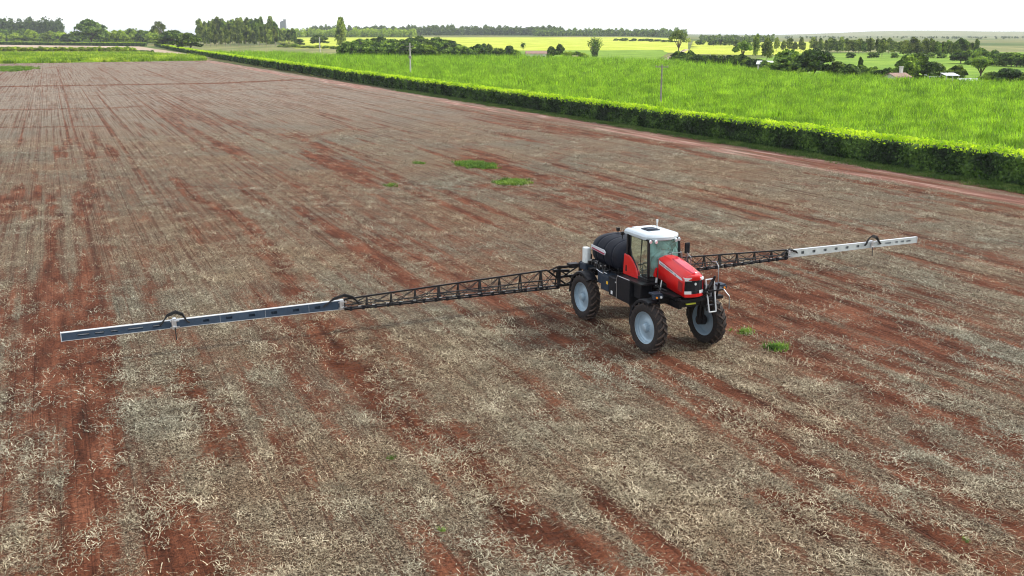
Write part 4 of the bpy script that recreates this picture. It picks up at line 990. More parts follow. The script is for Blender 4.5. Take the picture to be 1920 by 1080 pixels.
# ================================================================ SELF-PROPELLED SPRAYER
def machine():
    ORG = (5.17, 37.2, 0.0)
    root = empty('field_sprayer', (ORG[0], ORG[1], GZ), YAW - math.pi / 2)
    tag(root, 'red and black self-propelled crop sprayer with very wide outstretched boom parked on the stubble', 'sprayer')
    BLK = pmat('black_frame', (.007, .008, .010), .42, 0, .3, 4, .08, spec=.22); PLA = pmat('black_plastic', (.007, .009, .013), .46, 0, .25, 3, .05, spec=.22)
    RED = pmat('red_paint', (.60, .002, .003), .30, 0, .06, 2, .03, coat=.45); REDT = pmat('sky_tinted_red', (.56, .012, .04), .22, 0, .06, 2, .05, coat=.8)  # ridge red is pinker: sky highlight painted into the bonnet top
    LUG = pmat('dusty_lugs', (.030, .024, .020), .85, 0, .4, 7, .45); RUB = pmat('tyre_rubber', (.010, .009, .009), .85, 0, .3, 6, .16, bmp=.01); RIM = pmat('rim_paint', (.33, .44, .52), .34, .25, .10, 3, .10)
    WHT = pmat('white_paint', (.72, .75, .77), .35, 0, .08, 3, .1, coat=.3); ALU = pmat('aluminium', (.74, .77, .80), .33, .85, .08, 5)
    WEB = pmat('boom_sheet', (.045, .075, .115), .42, .1, .15, 4, .08, spec=.22); SLV = pmat('silver_decal', (.62, .66, .70), .4, .1, .03, 3)
    FLG = pmat('flange_aluminium', (.58, .61, .63), .5, .2, .1, 5); ROOF = pmat('pale_roof_paint', (.50, .58, .62), .35, 0, .08, 3, .12, coat=.3); LIT_WEB = pmat('lit_boom_sheet', (.50, .55, .54), .45, .1, .10, 4, .1); BLU = pmat('slate_plastic', (.020, .034, .055), .45, 0, .2, 3, .08, spec=.22); HOS = pmat('rubber_hose', (.008, .008, .009), .55, 0, .2, 6)
    AMB = pmat('amber_lens', (.85, .28, .02), .2, 0, .05); YLW = pmat('yellow_label', (.85, .50, .02), .5, 0, .05); CHR = pmat('lamp_glass', (.80, .86, .88), .08, .3, .05)
    MAG = pmat('crimson_decal', (.32, .010, .06), .4, 0, .03); SEA = pmat('seat_fabric', (.03, .035, .04), .8); STL = pmat('steel_rod', (.30, .32, .34), .35, .8, .1)
    TAN_ = pmat('tank_plastic', (.006, .009, .017), .5, 0, .15, 2, .03, spec=.12); TNW = pmat('rinse_tank_plastic', (.70, .76, .76), .45, 0, .06, 3, .12)
    GL, t, b, out = nt('cab_glass'); b.inputs['Base Color'].default_value = (.30, .52, .46, 1); b.inputs['Roughness'].default_value = .03
    tr = t.nodes.new('ShaderNodeBsdfTransparent'); tr.inputs[0].default_value = (.42, .62, .56, 1); gs = t.nodes.new('ShaderNodeBsdfGlossy'); gs.inputs[0].default_value = (.75, .95, .90, 1); gs.inputs['Roughness'].default_value = .04
    mx = t.nodes.new('ShaderNodeMixShader'); fr = t.nodes.new('ShaderNodeLayerWeight'); fr.inputs[0].default_value = .55
    t.links.new(mathn(t, 'ADD', mathn(t, 'MULTIPLY', fr.outputs['Fresnel'], .9), .10, clamp=True), mx.inputs[0]); t.links.new(tr.outputs[0], mx.inputs[1]); t.links.new(gs.outputs[0], mx.inputs[2]); t.links.new(mx.outputs[0], out.inputs[0])
    GLW = GL.copy(); GLW.name = 'windscreen_glass'; t = GLW.node_tree; o2_ = [n for n in t.nodes if n.type == 'OUTPUT_MATERIAL'][0]; last = o2_.inputs[0].links[0].from_socket
    df = t.nodes.new('ShaderNodeBsdfDiffuse'); df.inputs[0].default_value = (.26, .52, .47, 1); m2 = t.nodes.new('ShaderNodeMixShader')  # pale cyan diffuse paints a sky reflection into the windscreen
    co = t.nodes.new('ShaderNodeTexCoord').outputs['Object']; f2 = ramp(t, noise(t, co, 2.2, 3, .5, .8).outputs[0], [(.38, (.18, .18, .18)), (.62, (.62, .62, .62))])
    t.links.new(f2.outputs[0], m2.inputs[0]); t.links.new(last, m2.inputs[1]); t.links.new(df.outputs[0], m2.inputs[2]); t.links.new(m2.outputs[0], o2_.inputs[0])
    for n in GL.node_tree.nodes:
        if n.type == 'BSDF_TRANSPARENT': n.inputs[0].default_value = (.07, .12, .10, 1)

    # ---- wheels
    def tyre_mb():
        R0, w = .905, .215; mb = MB()
        prof = [(-w + .03, .60), (-w - .005, .66), (-w - .02, .76), (-w, .855), (-w + .05, R0 - .012), (-.06, R0), (.06, R0), (w - .05, R0 - .012), (w, .855), (w + .02, .76), (w + .005, .66), (w - .03, .60)]
        mb.lathe_y(prof, n=64); nl = 20
        for sgn in (-1, 1):
            for k in range(nl):
                a0 = 2 * math.pi * (k + (.5 if sgn > 0 else 0)) / nl; ringA = []
                pts = []
                for i in range(5):
                    f = i / 4; y = sgn * (-.012 + f * (w + .012)); a = a0 - f * .23
                    rr = R0 + .062 - (.0 if i < 3 else (.018 if i == 3 else .06)); pts.append((y, a, rr))
                da = .040; vs = []
                for (y, a, rr) in pts:
                    for (ss, r_) in ((-1, rr - .055), (-1, rr), (1, rr), (1, rr - .055)): vs.append((r_ * math.cos(a + ss * da * .9 / 1), y, r_ * math.sin(a + ss * da * .9)))
                fs = []
                for i in range(4):
                    for q in range(4): fs.append((i * 4 + q, i * 4 + (q + 1) % 4, i * 4 + 4 + (q + 1) % 4, i * 4 + 4 + q))
                fs += [(0, 1, 2, 3), (19, 18, 17, 16)]; mb._add(vs, fs, 1)
        return mb
    def rim_mb():
        mb = MB(); w = .175      # outer face at -y
        mb.lathe_y([(-w, .585), (-w - .022, .622), (-w - .012, .632), (-w + .02, .612), (-w + .03, .575), (-w + .075, .565), (-w + .085, .535), (-w + .13, .525), (-w + .15, .50), (-w + .165, .44), (-w + .13, .30), (-w + .10, .22), (-w + .10, .17), (-w + .02, .155), (-w + .01, .12), (-w + .01, .0)], n=56)
        mb.lathe_y([(w, .585), (w + .022, .622), (w + .012, .632), (w - .02, .612), (w - .03, .575), (w - .12, .535), (-w + .16, .52), (-w + .175, .44), (-w + .14, .0)], n=56); return mb
    def hub_mb():
        mb = MB(); w = .175
        mb.lathe_y([(-w + .10, .15), (-w - .03, .135), (-w - .045, .10), (-w - .045, .0)], n=28)
        for k in range(10):
            a = 2 * math.pi * k / 10; cx, cz = .20 * math.cos(a), .20 * math.sin(a)
            mb.lathe_y([(-w + .10, .022), (-w + .07, .022), (-w + .07, 0)], c=(cx, 0, cz), n=6)
        return mb
    ty, ri, hu = None, None, None
    for i, (x, y, st, flip) in enumerate([(2.40, -1.285, .07, 0), (-2.40, -1.285, 0, 0), (2.40, 1.285, .07, 1), (-2.40, 1.285, 0, 1)]):
        w = empty('wheel', (x, y, .93), (math.pi if flip else 0) + st, root)
        if ty is None:
            ty = tyre_mb().build('tyre', [RUB, LUG], w, smooth=True); ri = rim_mb().build('rim', RIM, w, smooth=True); hu = hub_mb().build('hub', RIM, w, smooth=True)
        else:
            for o in (ty, ri, hu):
                c = o.copy(); COL.objects.link(c); c.parent = w
                c.rotation_euler.y = .13 * (i + 1)
        # leg + hub motor
        s = -1 if y < 0 else 1; mb = MB()
        yi = y - s * .30
        mb.lathe_y([(-.16, 0), (-.16, .17), (.10, .20), (.16, .14), (.16, 0)], c=(x, yi + s * .08, .93), n=24)
        mb.tube([(x, yi, .85), (x, yi, 1.45)], [.13, .115], 14); mb.tube([(x, yi, 1.40), (x, yi, 2.02)], .085, 14)
        mb.box(x - .13, x + .13, yi - .13, yi + .13, 1.86, 2.10); mb.tube([(x + .2, yi, 1.0), (x + .2, yi, 1.95)], .035, 8)
        mb.bar((x, yi, 1.98), (x, yi - s * .75, 1.88), .22, .22)
        mb.build('wheel_leg', BLK, root, smooth=True)
        # fender
        fb = MB(); a0, a1 = (R(72), R(188)) if x > 0 else (R(52), R(182)); rr = 1.0; n = 16; secs = []
        for k in range(n + 1):
            a = a0 + (a1 - a0) * k / n; e = .03 * math.sin(a * 2)
            c_, s_ = math.cos(a), math.sin(a); yy0, yy1 = (y - .22, y + .22); q = []
            for (yy, dr) in ((yy0, -.09), (yy0, 0), (yy0 + .05, .03), (yy1 - .05, .03), (yy1, 0), (yy1, -.09), (yy1 - .02, -.09), (yy1 - .02, -.01), (yy0 + .02, -.01), (yy0 + .02, -.09)):
                q.append((x - .02 + (rr + dr) * c_, yy, .96 + (rr + dr) * s_))
            secs.append(q)
        fb.loft(secs); fb.bar((x - .1, y - s * .1, 2.0), (x - .1, yi - s * .05, 1.85), .05)
        if x < 0 or y < 0 : fb.build('fender', PLA, root, smooth=True)
        else: fb.build('fender', PLA, root, smooth=True)

    # ---- chassis
    mb = MB()
    for s in (-1, 1):
        mb.box(-3.7, 3.2, s * .48 - .07, s * .48 + .07, 1.72, 1.98)
    for x in (-3.6, -2.4, -1.2, .2, 1.5, 2.4, 3.1): mb.box(x - .08, x + .08, -.5, .5, 1.76, 1.94)
    for x in (-2.4, 2.4):
        mb.box(x - .16, x + .16, -1.0, 1.0, 1.80, 2.08); mb.bar((x - .5, -.5, 1.72), (x - .08, -.98, 1.95), .07); mb.bar((x - .5, .5, 1.72), (x - .08, .98, 1.95), .07)
    mb.box(-3.2, -.2, -.75, .75, 2.0, 2.22); mb.box(.1, 1.6, -.9, .9, 2.3, 2.50)       # tank cradle, cab floor
    for x in (-2.9, -2.0, -1.1, -.4): mb.bar((x, -.9, 2.30), (x, .9, 2.30), .07); mb.bar((x, -.92, 2.0), (x, -.92, 2.5), .05); mb.bar((x, .92, 2.0), (x, .92, 2.5), .05)
    mb.box(.3, 1.45, -.55, .55, 1.95, 2.32); mb.box(1.6, 3.25, -.36, .36, 1.95, 2.30)       # engine block
    mb.build('chassis', BLK, root, bevel=.012)
    mb = MB(); mb.lathe_y([(-.3, 0), (-.3, .16), (.3, .16), (.3, 0)], c=(2.65, 0, 1.98), n=20)
    mb.tube([(1.7, -.55, 2.35), (2.2, -.62, 2.1), (2.9, -.5, 2.15), (3.2, -.3, 2.25)], .03); mb.tube([(1.6, -.6, 2.2), (2.0, -.7, 2.3), (2.5, -.6, 2.25)], .025); mb.tube([(1.5, -.5, 2.5), (1.75, -.65, 2.2), (2.1, -.45, 2.4)], .03)
    mb.tube([(3.05, -.2, 2.3), (3.2, -.35, 2.12), (3.1, .3, 2.1)], .05)
    mb.build('engine_pipes', HOS, root, smooth=True)
    MB().tube([(1.66, -.52, 2.55), (1.66, -.55, 2.25)], .045, 10).tube([(2.05, -.55, 2.55), (2.05, -.62, 2.10)], .022, 8).build('hydraulic_cylinder', ALU, root, smooth=True)
    mb = MB(); mb.tube([(-2.1, -.95, 2.32), (-1.9, -1.05, 2.15), (-1.6, -1.0, 2.35), (-1.3, -1.08, 2.2), (-1.0, -1.02, 2.3)], .03); mb.tube([(-2.4, -.9, 2.2), (-2.1, -1.05, 2.42), (-1.6, -1.02, 2.25)], .025)
    for k in range(7): mb.box(-2.6 + k * .22, -2.5 + k * .22, -1.08 + .02 * (k % 3), -.98, 2.22 + .05 * (k % 2), 2.36 + .04 * (k % 3))
    mb.tube([(-2.95, -.9, 2.1), (-2.6, -1.0, 1.95), (-2.0, -.95, 2.15)], .035); mb.build('pump_plumbing', HOS, root, smooth=True)
    mb = MB()
    for x, z in ((-2.35, 2.42), (-1.95, 2.40), (-1.55, 2.36), (-1.2, 2.44)): mb.box(x, x + .06, -1.11, -1.07, z, z + .05)
    mb.build('valve_handles', ALU, root)

    # ---- side boxes
    def boxp(name, x0, x1, y0, y1, z0, z1, m, bv=.03, par=None): return MB().box(x0, x1, y0, y1, z0, z1).build(name, m, par or root, bevel=bv)
    tb = boxp('storage_box', -1.32, -.70, -1.20, -.55, 1.50, 2.10, BLU, .04)
    MB().box(-1.36, -.68, -1.23, -.5, 2.105, 2.15).build('lid', BLU, tb, bevel=.015)
    MB().tube([(-1.62, -1.22, 2.24), (-1.30, -1.25, 2.20), (-1.05, -1.25, 2.19), (-.98, -1.25, 2.26), (-.74, -1.25, 2.24)], .014, 6).build('rail', ALU, tb, smooth=True)
    boxp('locker', -1.75, -1.36, -1.10, -.55, 1.66, 2.18, BLU, .03)
    MB().box(-.86, -.74, -1.207, -1.203, 1.80, 1.92).build('warning_label', YLW, tb)
    boxp('fuel_tank', -.67, -.06, -1.22, -.55, 1.42, 2.20, PLA, .05)
    lp = boxp('side_panel', -.03, .96, -1.25, -.55, 1.42, 2.34, PLA, .03)
    MB().box(-.46, -.33, -1.230, -1.224, 1.50, 1.64).build('white_label', WHT, lp); MB().box(-.16, -.07, -1.230, -1.224, 2.02, 2.06).build('white_label', WHT, lp)
    MB().tube([(.02, -1.262, 1.44), (.02, -1.262, 2.26), (.08, -1.262, 2.35), (.94, -1.262, 2.36)], .011, 6).build('trim', ALU, lp, smooth=True)
    boxp('storage_box', -1.9, .8, .55, 1.12, 1.58, 2.2, BLU, .05)
    boxp('platform', .85, 1.75, -1.24, -.55, 2.30, 2.37, BLK, .01); boxp('platform', -.2, 3.0, .55, 1.10, 2.30, 2.36, BLK, .01)
    boxp('battery_box', 1.0, 1.5, -1.1, -.6, 1.72, 2.25, PLA, .03)

    # ---- tank
    secs = []; x0, x1 = -3.05, -.12; N = 26
    def tsec(x, k, yw=1.02, zc=2.86, zh=.66):
        q = []
        for j in range(36):
            a = 2 * math.pi * j / 36; c_, s_ = math.cos(a), math.sin(a); e = 2 / 2.6
            q.append((x, yw * k * math.copysign(abs(c_) ** e, c_), zc + (zh * k if s_ > 0 else zh * (.5 + .5 * k) * .98) * math.copysign(abs(s_) ** e, s_)))
        return q
    for i in range(N + 1):
        f = i / N; x = x0 + (x1 - x0) * f
        kr = (1 - max(0, 1 - (x - x0) / .95) ** 2.3) ** .55 if x < x0 + .95 else 1
        kf = 1 - .12 * max(0, (x - (x1 - .35)) / .35) ** 2
        k = max(.30, kr) * kf
        for g in (-2.02, -1.42, -.82):
            k -= .020 * math.exp(-((x - g) / .055) ** 2)
        secs.append(tsec(x, k))
    # finer rings around the moulded grooves
    xs = sorted(set([round(x0 + (x1 - x0) * i / N, 3) for i in range(N + 1)] + [round(g + d, 3) for g in (-2.02, -1.42, -.82) for d in (-.1, -.06, -.03, 0, .03, .06, .1)]))
    secs = []
    for x in xs:
        kr = (1 - max(0, 1 - (x - x0) / .95) ** 2.3) ** .55 if x < x0 + .95 else 1
        k = max(.30, kr) * (1 - .12 * max(0, (x - (x1 - .35)) / .35) ** 2)
        for g in (-2.02, -1.42, -.82): k -= .022 * math.exp(-((x - g) / .04) ** 2)
        secs.append(tsec(x, k))
    tk = MB().loft(secs).build('spray_tank', TAN_, root, smooth=True)
    MB().tube([(-1.15, .1, 3.46), (-1.15, .1, 3.60)], .22, 20).tube([(-.45, -.35, 3.44), (-.45, -.35, 3.56)], .09, 12).build('filler_lid', PLA, tk, smooth=True)
    dc = MB().prism([(-2.36, 2.93), (-1.28, 2.86), (-1.22, 2.98), (-1.34, 3.06), (-2.36, 3.10)], 1, -1.075, -1.045).build('stripe', SLV, tk)
    MB().prism([(-2.30, 2.945), (-1.30, 2.875), (-1.27, 2.935), (-2.30, 3.01)], 1, -1.082, -1.076).build('stripe_band', MAG, tk)
    for (x, y, z) in ((-2.25, .1, 3.44), (-.55, -.1, 3.52), (-1.15, -.35, 3.50)):
        MB().tube([(x, y, z - .1), (x, y, z + .16)], .02, 6).box(x - .05, x + .05, y - .06, y + .06, z + .14, z + .27).build('work_light', BLK, root)
    rt = MB().loft([[(x, y, z) for (x, y) in ((-3.06, -1.10), (-2.78, -1.13), (-2.70, -1.05), (-2.72, -.88), (-3.0, -.86), (-3.08, -.98))] for z in (2.22, 2.34, 2.80, 2.86)]).build('rinse_tank', TNW, root, smooth=True, bevel=.03)
    MB().box(-3.16, -2.66, -1.16, -.75, 1.94, 2.21).build('tank_bracket', BLU, root, bevel=.02)

    # ---- cab
    def glass(name, vs, fs=None):
        o = mesh_obj(name, vs, fs or [tuple(range(len(vs)))], GL, root); return o
    fr_ = MB()
    A = {-1: (1.60, -.80, 2.52), 1: (1.60, .80, 2.52)}; AT = {-1: (1.50, -.76, 3.92), 1: (1.50, .76, 3.92)}
    for s in (-1, 1):
        fr_.bar((1.60, s * .80, 2.50), (1.50, s * .77, 3.94), .10, .09)
        fr_.bar((.02, s * .84, 2.50), (-.02, s * .78, 3.94), .24, .12)
        fr_.bar((1.60, s * .80, 2.52), (.0, s * .84, 2.52), .08, .10); fr_.bar((1.5, s * .77, 3.92), (-.02, s * .78, 3.92), .08, .08)
        # curved rear edge of the door
        pts = [(.16, s * .86, 3.90), (.20, s * .87, 3.45), (.32, s * .88, 3.16), (.56, s * .89, 3.00), (.76, s * .89, 2.80), (.98, s * .88, 2.42)]
        fr_.tube(pts, .028, 6)
        fr_.tube([(1.02, s * .86, 2.52), (1.02, s * .82, 3.92)], .018, 6)
    fr_.bar((1.60, -.8, 2.52), (1.60, .8, 2.52), .08, .12); fr_.bar((1.50, -.77, 3.93), (1.50, .77, 3.93), .08, .07); fr_.bar((-.03, -.8, 3.93), (-.03, .8, 3.93), .08, .08)
    fr_.box(-.06, .02, -.8, .8, 2.45, 3.1); fr_.box(.0, 1.6, -.82, .82, 2.46, 2.54)
    fr_.build('cab_frame', BLK, root, bevel=.012)
    # curved windscreen
    n = 8; V = []; Fq = []
    for i in range(n + 1):
        f = i / n; y = -.75 + 1.5 * f; bul = .12 * (1 - (2 * f - 1) ** 2)
        V += [(1.60 + bul, y, 2.56), (1.555 + bul, y, 3.25), (1.50 + bul, y, 3.90)]
    for i in range(n):
        for j in range(2): Fq.append((i * 3 + j, i * 3 + 3 + j, i * 3 + 4 + j, i * 3 + 1 + j))
    ws = mesh_obj('windscreen', V, Fq, GLW, root, smooth=True)
    MB().tube([(1.70, .05, 2.62), (1.72, .30, 3.30)], .012, 5).bar((1.715, .15, 2.95), (1.70, .33, 3.55), .02).build('wiper', BLK, ws)
    for s in (-1, 1):
        glass('side_window', [(1.56, s * .815, 2.55), (1.00, s * .87, 2.45), (.78, s * .875, 2.80), (.57, s * .875, 3.02), (.33, s * .87, 3.18), (.22, s * .86, 3.45), (.19, s * .84, 3.90), (1.48, s * .78, 3.90)])
    glass('rear_window', [(-.05, -.74, 3.12), (-.05, .74, 3.12), (-.05, .72, 3.88), (-.05, -.72, 3.88)])
    # roof
    def rsec(z, g, fwd=0): return [(x + (fwd if x > 1 else 0), y, z) for (x, y) in ((-.30 - g, -.70 - g), (-.22, -.86 - g), (1.40, -.88 - g), (1.62 + g, -.70), (1.80 + g, -.30), (1.84 + g, 0), (1.80 + g, .30), (1.62 + g, .70), (1.40, .88 + g), (-.22, .86 + g), (-.30 - g, .70 + g))]
    rf = MB().loft([rsec(3.93, -.06), rsec(3.96, .0), rsec(4.06, .01), rsec(4.12, -.05), rsec(4.15, -.14), rsec(4.155, -.22)]).build('roof', ROOF, root, smooth=True)
    MB().box(.25, .85, -.30, .30, 4.150, 4.19).box(.32, .78, -.23, .23, 4.19, 4.215).build('roof_hatch', BLU, rf, bevel=.012)
    MB().box(-.2, .1, -.5, .5, 4.15, 4.18).box(1.0, 1.35, -.35, .35, 4.15, 4.17).build('roof_rib', WHT, rf, bevel=.01)
    MB().tube([(.42, .42, 4.14), (.42, .42, 4.42)], .022, 8).tube([(.42, .42, 4.38), (.42, .42, 4.50)], .045, 10).build('antenna', WHT, rf, smooth=True)
    for (x, y) in ((1.64, -.72), (1.74, -.50), (1.64, .74), (1.74, .52), (-.30, -.55), (-.3, .55)):
        MB().tube([(x, y, 3.93), (x + (.08 if x > 0 else -.08), y, 3.90)], .065, 12).build('work_light', CHR, rf, smooth=True)
    # red corner panels
    for s in (-1, 1):
        arc = [(.98, 2.42), (.90, 2.62), (.76, 2.82), (.58, 2.98), (.36, 3.11), (.22, 3.15), (.10, 3.16), (-.10, 3.16)]
        MB().prism([(-.16, 2.36), (.98, 2.38)] + arc, 1, s * .88, s * .95).build('cab_side_panel', RED, root, bevel=.02)
    # interior
    MB().box(.35, .85, -.25, .25, 2.75, 2.90).box(.25, .40, -.25, .25, 2.85, 3.45).box(.26, .38, -.14, .14, 3.47, 3.65).tube([(.6, 0, 2.54), (.6, 0, 2.76)], .09).box(.45, .85, -.40, -.30, 2.95, 3.02).box(.45, .85, .30, .40, 2.95, 3.02).build('driver_seat', SEA, root, bevel=.03)
    sw = MB().tube([(1.35, 0, 2.54), (1.12, 0, 3.05)], .035, 8); ring = [(1.12 + .10 * math.cos(a) * .9, .19 * math.sin(a), 3.08 + .17 * math.cos(a)) for a in [2 * math.pi * k / 20 for k in range(21)]]
    sw.tube(ring, .014, 6, cap=False); sw.box(1.20, 1.45, -.35, .35, 2.54, 2.95); sw.box(.95, 1.0, -.62, -.42, 3.05, 3.28); sw.build('dashboard', PLA, root, smooth=True)

    # ---- bonnet
    def hs(x, wt, wb, zt, zs, zb, cr=.05):
        return [(x, -wb, zb), (x, -wb * 1.01, (zb + zs) / 2), (x, -wt - .03, zs), (x, -wt + .05, zs + (zt - zs) * .62), (x, -wt * .52, zt - .015), (x, -wt * .46, zt + cr * .2), (x, 0, zt + cr * .4),
                (x, wt * .46, zt + cr * .2), (x, wt * .52, zt - .015), (x, wt - .05, zs + (zt - zs) * .62), (x, wt + .03, zs), (x, wb * 1.01, (zb + zs) / 2), (x, wb, zb)]
    S = [hs(1.66, .44, .47, 3.36, 3.24, 2.56), hs(1.74, .45, .48, 3.37, 3.25, 2.54), hs(2.05, .455, .49, 3.33, 3.20, 2.50), hs(2.30, .46, .50, 3.29, 3.15, 2.46), hs(2.32, .46, .50, 3.287, 3.147, 2.34),
         hs(2.8, .46, .50, 3.19, 3.03, 2.28), hs(3.15, .45, .49, 3.10, 2.93, 2.24), hs(3.38, .43, .475, 3.02, 2.86, 2.22)]
    bn = MB().loft(S, close=False, caps=False)
    bn._add([p for p in S[0]], [tuple(range(13))])
    # nose cap over the grille
    T0 = [(3.38, y, z) for (x, y, z) in S[-1][2:11]]; T1 = [(3.50 - .10 * (y / .46) ** 2, y * .93, z - .045) for (x, y, z) in S[-1][2:11]]; T2 = [(3.56 - .14 * (y / .46) ** 2, y * .88, min(z, 2.90) - .08) for (x, y, z) in S[-1][2:11]]
    bn.loft([T0, T1, T2], close=False, caps=False)
    bo = bn.build('bonnet', RED, root, smooth=True)
    so = bo.modifiers.new('thickness', 'SOLIDIFY'); so.thickness = .02; so.offset = -1
    # raised ridge on the top
    MB().loft([[(x, -w_, z - .02), (x, -w_ + .05, z + .03), (x, w_ - .05, z + .03), (x, w_, z - .02)] for (x, w_, z) in ((2.12, .16, 3.335), (2.3, .20, 3.315), (2.8, .22, 3.215), (3.1, .20, 3.14), (3.38, .10, 3.045))]).build('bonnet_ridge', REDT, bo, bevel=.012)
    # lower lip, grille, lamps
    arcf = lambda r_, z: [(3.52 - .12 * (y / .45) ** 2 + r_, y, z) for y in (-.46, -.36, -.2, 0, .2, .36, .46)]
    def frontband(name, z0, z1, r0, r1, m, par, ys=None, bv=0):
        a = arcf(r0, z0); c_ = arcf(r1, z1); back = [(3.25, p[1], p[2]) for p in a]; backc = [(3.25, p[1], p[2]) for p in c_]
        mb_ = MB(); 
        for i in range(6):
            if ys and not (ys[0] <= (a[i][1] + a[i + 1][1]) / 2 <= ys[1]) : continue
            mb_._add([a[i], a[i + 1], c_[i + 1], c_[i], back[i], back[i + 1], backc[i + 1], backc[i]], [(0, 1, 2, 3), (7, 6, 5, 4), (0, 4, 5, 1), (3, 2, 6, 7), (0, 3, 7, 4), (1, 5, 6, 2)])
        return mb_.build(name, m, par, bevel=bv)
    frontband('grille', 2.42, 2.80, -.03, -.03, PLA, bo); frontband('front_lip', 2.21, 2.315, .03, .035, RED, bo)
    for nm, z0, z1 in (('headlight', 2.80, 2.91), ('lower_lamp', 2.32, 2.42)):
        frontband(nm, z0, z1, .012, .006, CHR, bo, (-.5, -.15)); frontband(nm, z0, z1, .012, .006, CHR, bo, (.15, .5))
        frontband('lamp_bridge', z0, z1, -.01, -.01, PLA, bo, (-.12, .12))
    MB().tube([(3.47, 0, 2.68), (3.505, 0, 2.68)], .05, 16).build('badge', CHR, bo)
    for s in (-1, 1):
        st_ = MB().prism([(1.76, 3.10), (3.20, 2.80), (3.30, 2.81), (3.22, 2.88), (1.76, 3.235)], 1, s * .503, s * .512).build('stripe', SLV, bo)
        v = MB()
        for k in range(4): v.box(2.10 + k * .10, 2.125 + k * .10, s * .498 - .004, s * .498 + .004, 2.70 - k * .02, 2.97 - k * .02)
        v.build('vent_slots', RED, bo)
        MB().prism([(3.02, 2.42), (3.30, 2.38), (3.30, 2.70), (3.05, 2.76)], 1, s * .500 - .003, s * .500 + .003).build('vent_mesh', pmat('vent_red', (.22, .004, .006), .6), bo)
        for txt, x_, z_, sz in (('MASSEY FERGUSON', 1.84 if s < 0 else 2.62, 3.105 if s < 0 else 2.94, .094), ('MF', 2.80, 2.895, .075)):
            if s > 0 and txt.startswith('MF'): x_, z_ = 3.12, 2.835
            cu = bpy.data.curves.new('lettering', 'FONT'); cu.body = txt; cu.size = sz; cu.extrude = .001; cu.space_character = 1.02
            tmp = bpy.data.objects.new('tmp', cu); me = bpy.data.meshes.new_from_object(tmp); me.materials.clear(); bpy.data.objects.remove(tmp)
            o = link('lettering', me, PLA, st_); ang = math.atan2(-.29, 1.44)
            if s < 0: o.matrix_local = Matrix.Translation((x_, -.5145, z_)) @ Matrix.Rotation(-ang, 4, 'Y') @ Matrix.Rotation(R(90), 4, 'X')
            else: o.matrix_local = Matrix.Translation((x_, .5145, z_)) @ Matrix.Rotation(-ang, 4, 'Y') @ Matrix.Rotation(R(180), 4, 'Z') @ Matrix.Rotation(R(90), 4, 'X')
    MB().prism([(1.50, 2.60), (1.66, 2.56), (1.70, 2.95), (1.62, 2.90)], 1, -.60, -.52).build('bonnet_corner', RED, root, bevel=.01)

    # ---- front end: axle frame, lamps, ladder, rails
    fm = MB(); fm.box(3.2, 3.4, -.62, 1.25, 1.98, 2.10); fm.box(2.3, 3.3, -.66, -.50, 2.05, 2.14); fm.box(2.0, 3.2, -.75, -.42, 2.17, 2.21)
    fm.bar((3.3, .62, 2.05), (3.5, .75, 2.9), .07); fm.bar((3.3, 1.0, 2.0), (3.45, 1.0, 2.6), .06); fm.tube([(3.35, .35, 2.1), (3.5, .5, 2.5), (3.4, .75, 2.75)], .05); fm.tube([(3.3, .2, 2.2), (3.55, .35, 2.35), (3.45, .6, 2.2)], .04)
    fm.box(2.85, 3.45, .55, 1.25, 2.30, 2.36); fm.build('front_frame', BLK, root, bevel=.01)
    for y, xx in ((-1.15, 2.75), (1.42, 3.05)):
        lb = MB().box(xx - .35, xx + .02, y - .18, y + .18, 2.20 if y < 0 else 2.36, 2.26 if y < 0 else 2.41).box(xx - .1, xx + .04, y - .20, y + .20, 2.06 if y < 0 else 2.24, 2.20 if y < 0 else 2.35).build('lamp_bracket', BLU, root, bevel=.01)
        z = 2.13 if y < 0 else 2.29; s = 1 if y < 0 else -1
        MB().tube([(xx + .03, y - s * .08, z), (xx + .07, y - s * .08, z)], .04, 12).build('indicator', AMB, lb, smooth=True)
        MB().tube([(xx + .03, y + s * .10, z), (xx + .07, y + s * .10, z)], .045, 12).build('marker_lamp', CHR, lb, smooth=True)
    MB().box(3.2, 3.26, -.25, .15, 1.86, 1.91).build('tow_eye', pmat('yellow_green_paint', (.55, .60, .05), .5), root)
    ld = MB(); a, b_ = (3.38, .44, 2.76), (3.50, .58, 1.56); c_, d_ = (3.38, .80, 2.76), (3.50, .88, 1.56)
    for p, q in ((a, b_), (c_, d_), (a, c_), (b_, d_)): ld.tube([p, q], .026, 8)
    lo = ld.build('boarding_ladder', FLG, root, smooth=True)
    st2 = MB()
    for k in range(1, 5):
        f = k / 5; st2.box(3.26 + .12 * f, 3.38 + .12 * f, .46 + .13 * f, .78 + .08 * f, 2.76 - 1.2 * f - .015, 2.76 - 1.2 * f + .015)
    for (p, q) in (((3.28, .40, 2.78), (3.40, .54, 1.60)), ((3.28, .78, 2.78), (3.40, .86, 1.60))): st2.bar(p, q, .05)
    st2.build('steps', BLK, lo)
    MB().tube([(3.25, 1.10, 2.3), (3.28, 1.06, 3.15), (3.15, 1.04, 3.32), (2.9, 1.04, 3.28)], .018, 6).build('handrail', STL, root, smooth=True)
    MB().tube([(1.55, 1.05, 2.34), (1.55, 1.05, 3.16), (1.30, 1.05, 3.28), (1.20, 1.05, 2.34)], .02, 6).build('handrail', STL, root, smooth=True); MB().tube([(.9, 1.05, 2.34), (.9, 1.05, 3.22), (.6, 1.05, 3.34)], .02, 6).build('handrail', STL, root, smooth=True)
    MB().tube([(3.45, 1.2, 2.35), (3.62, 1.35, 2.1), (3.6, 1.38, 1.6)], .018, 6).build('handrail', STL, root, smooth=True)
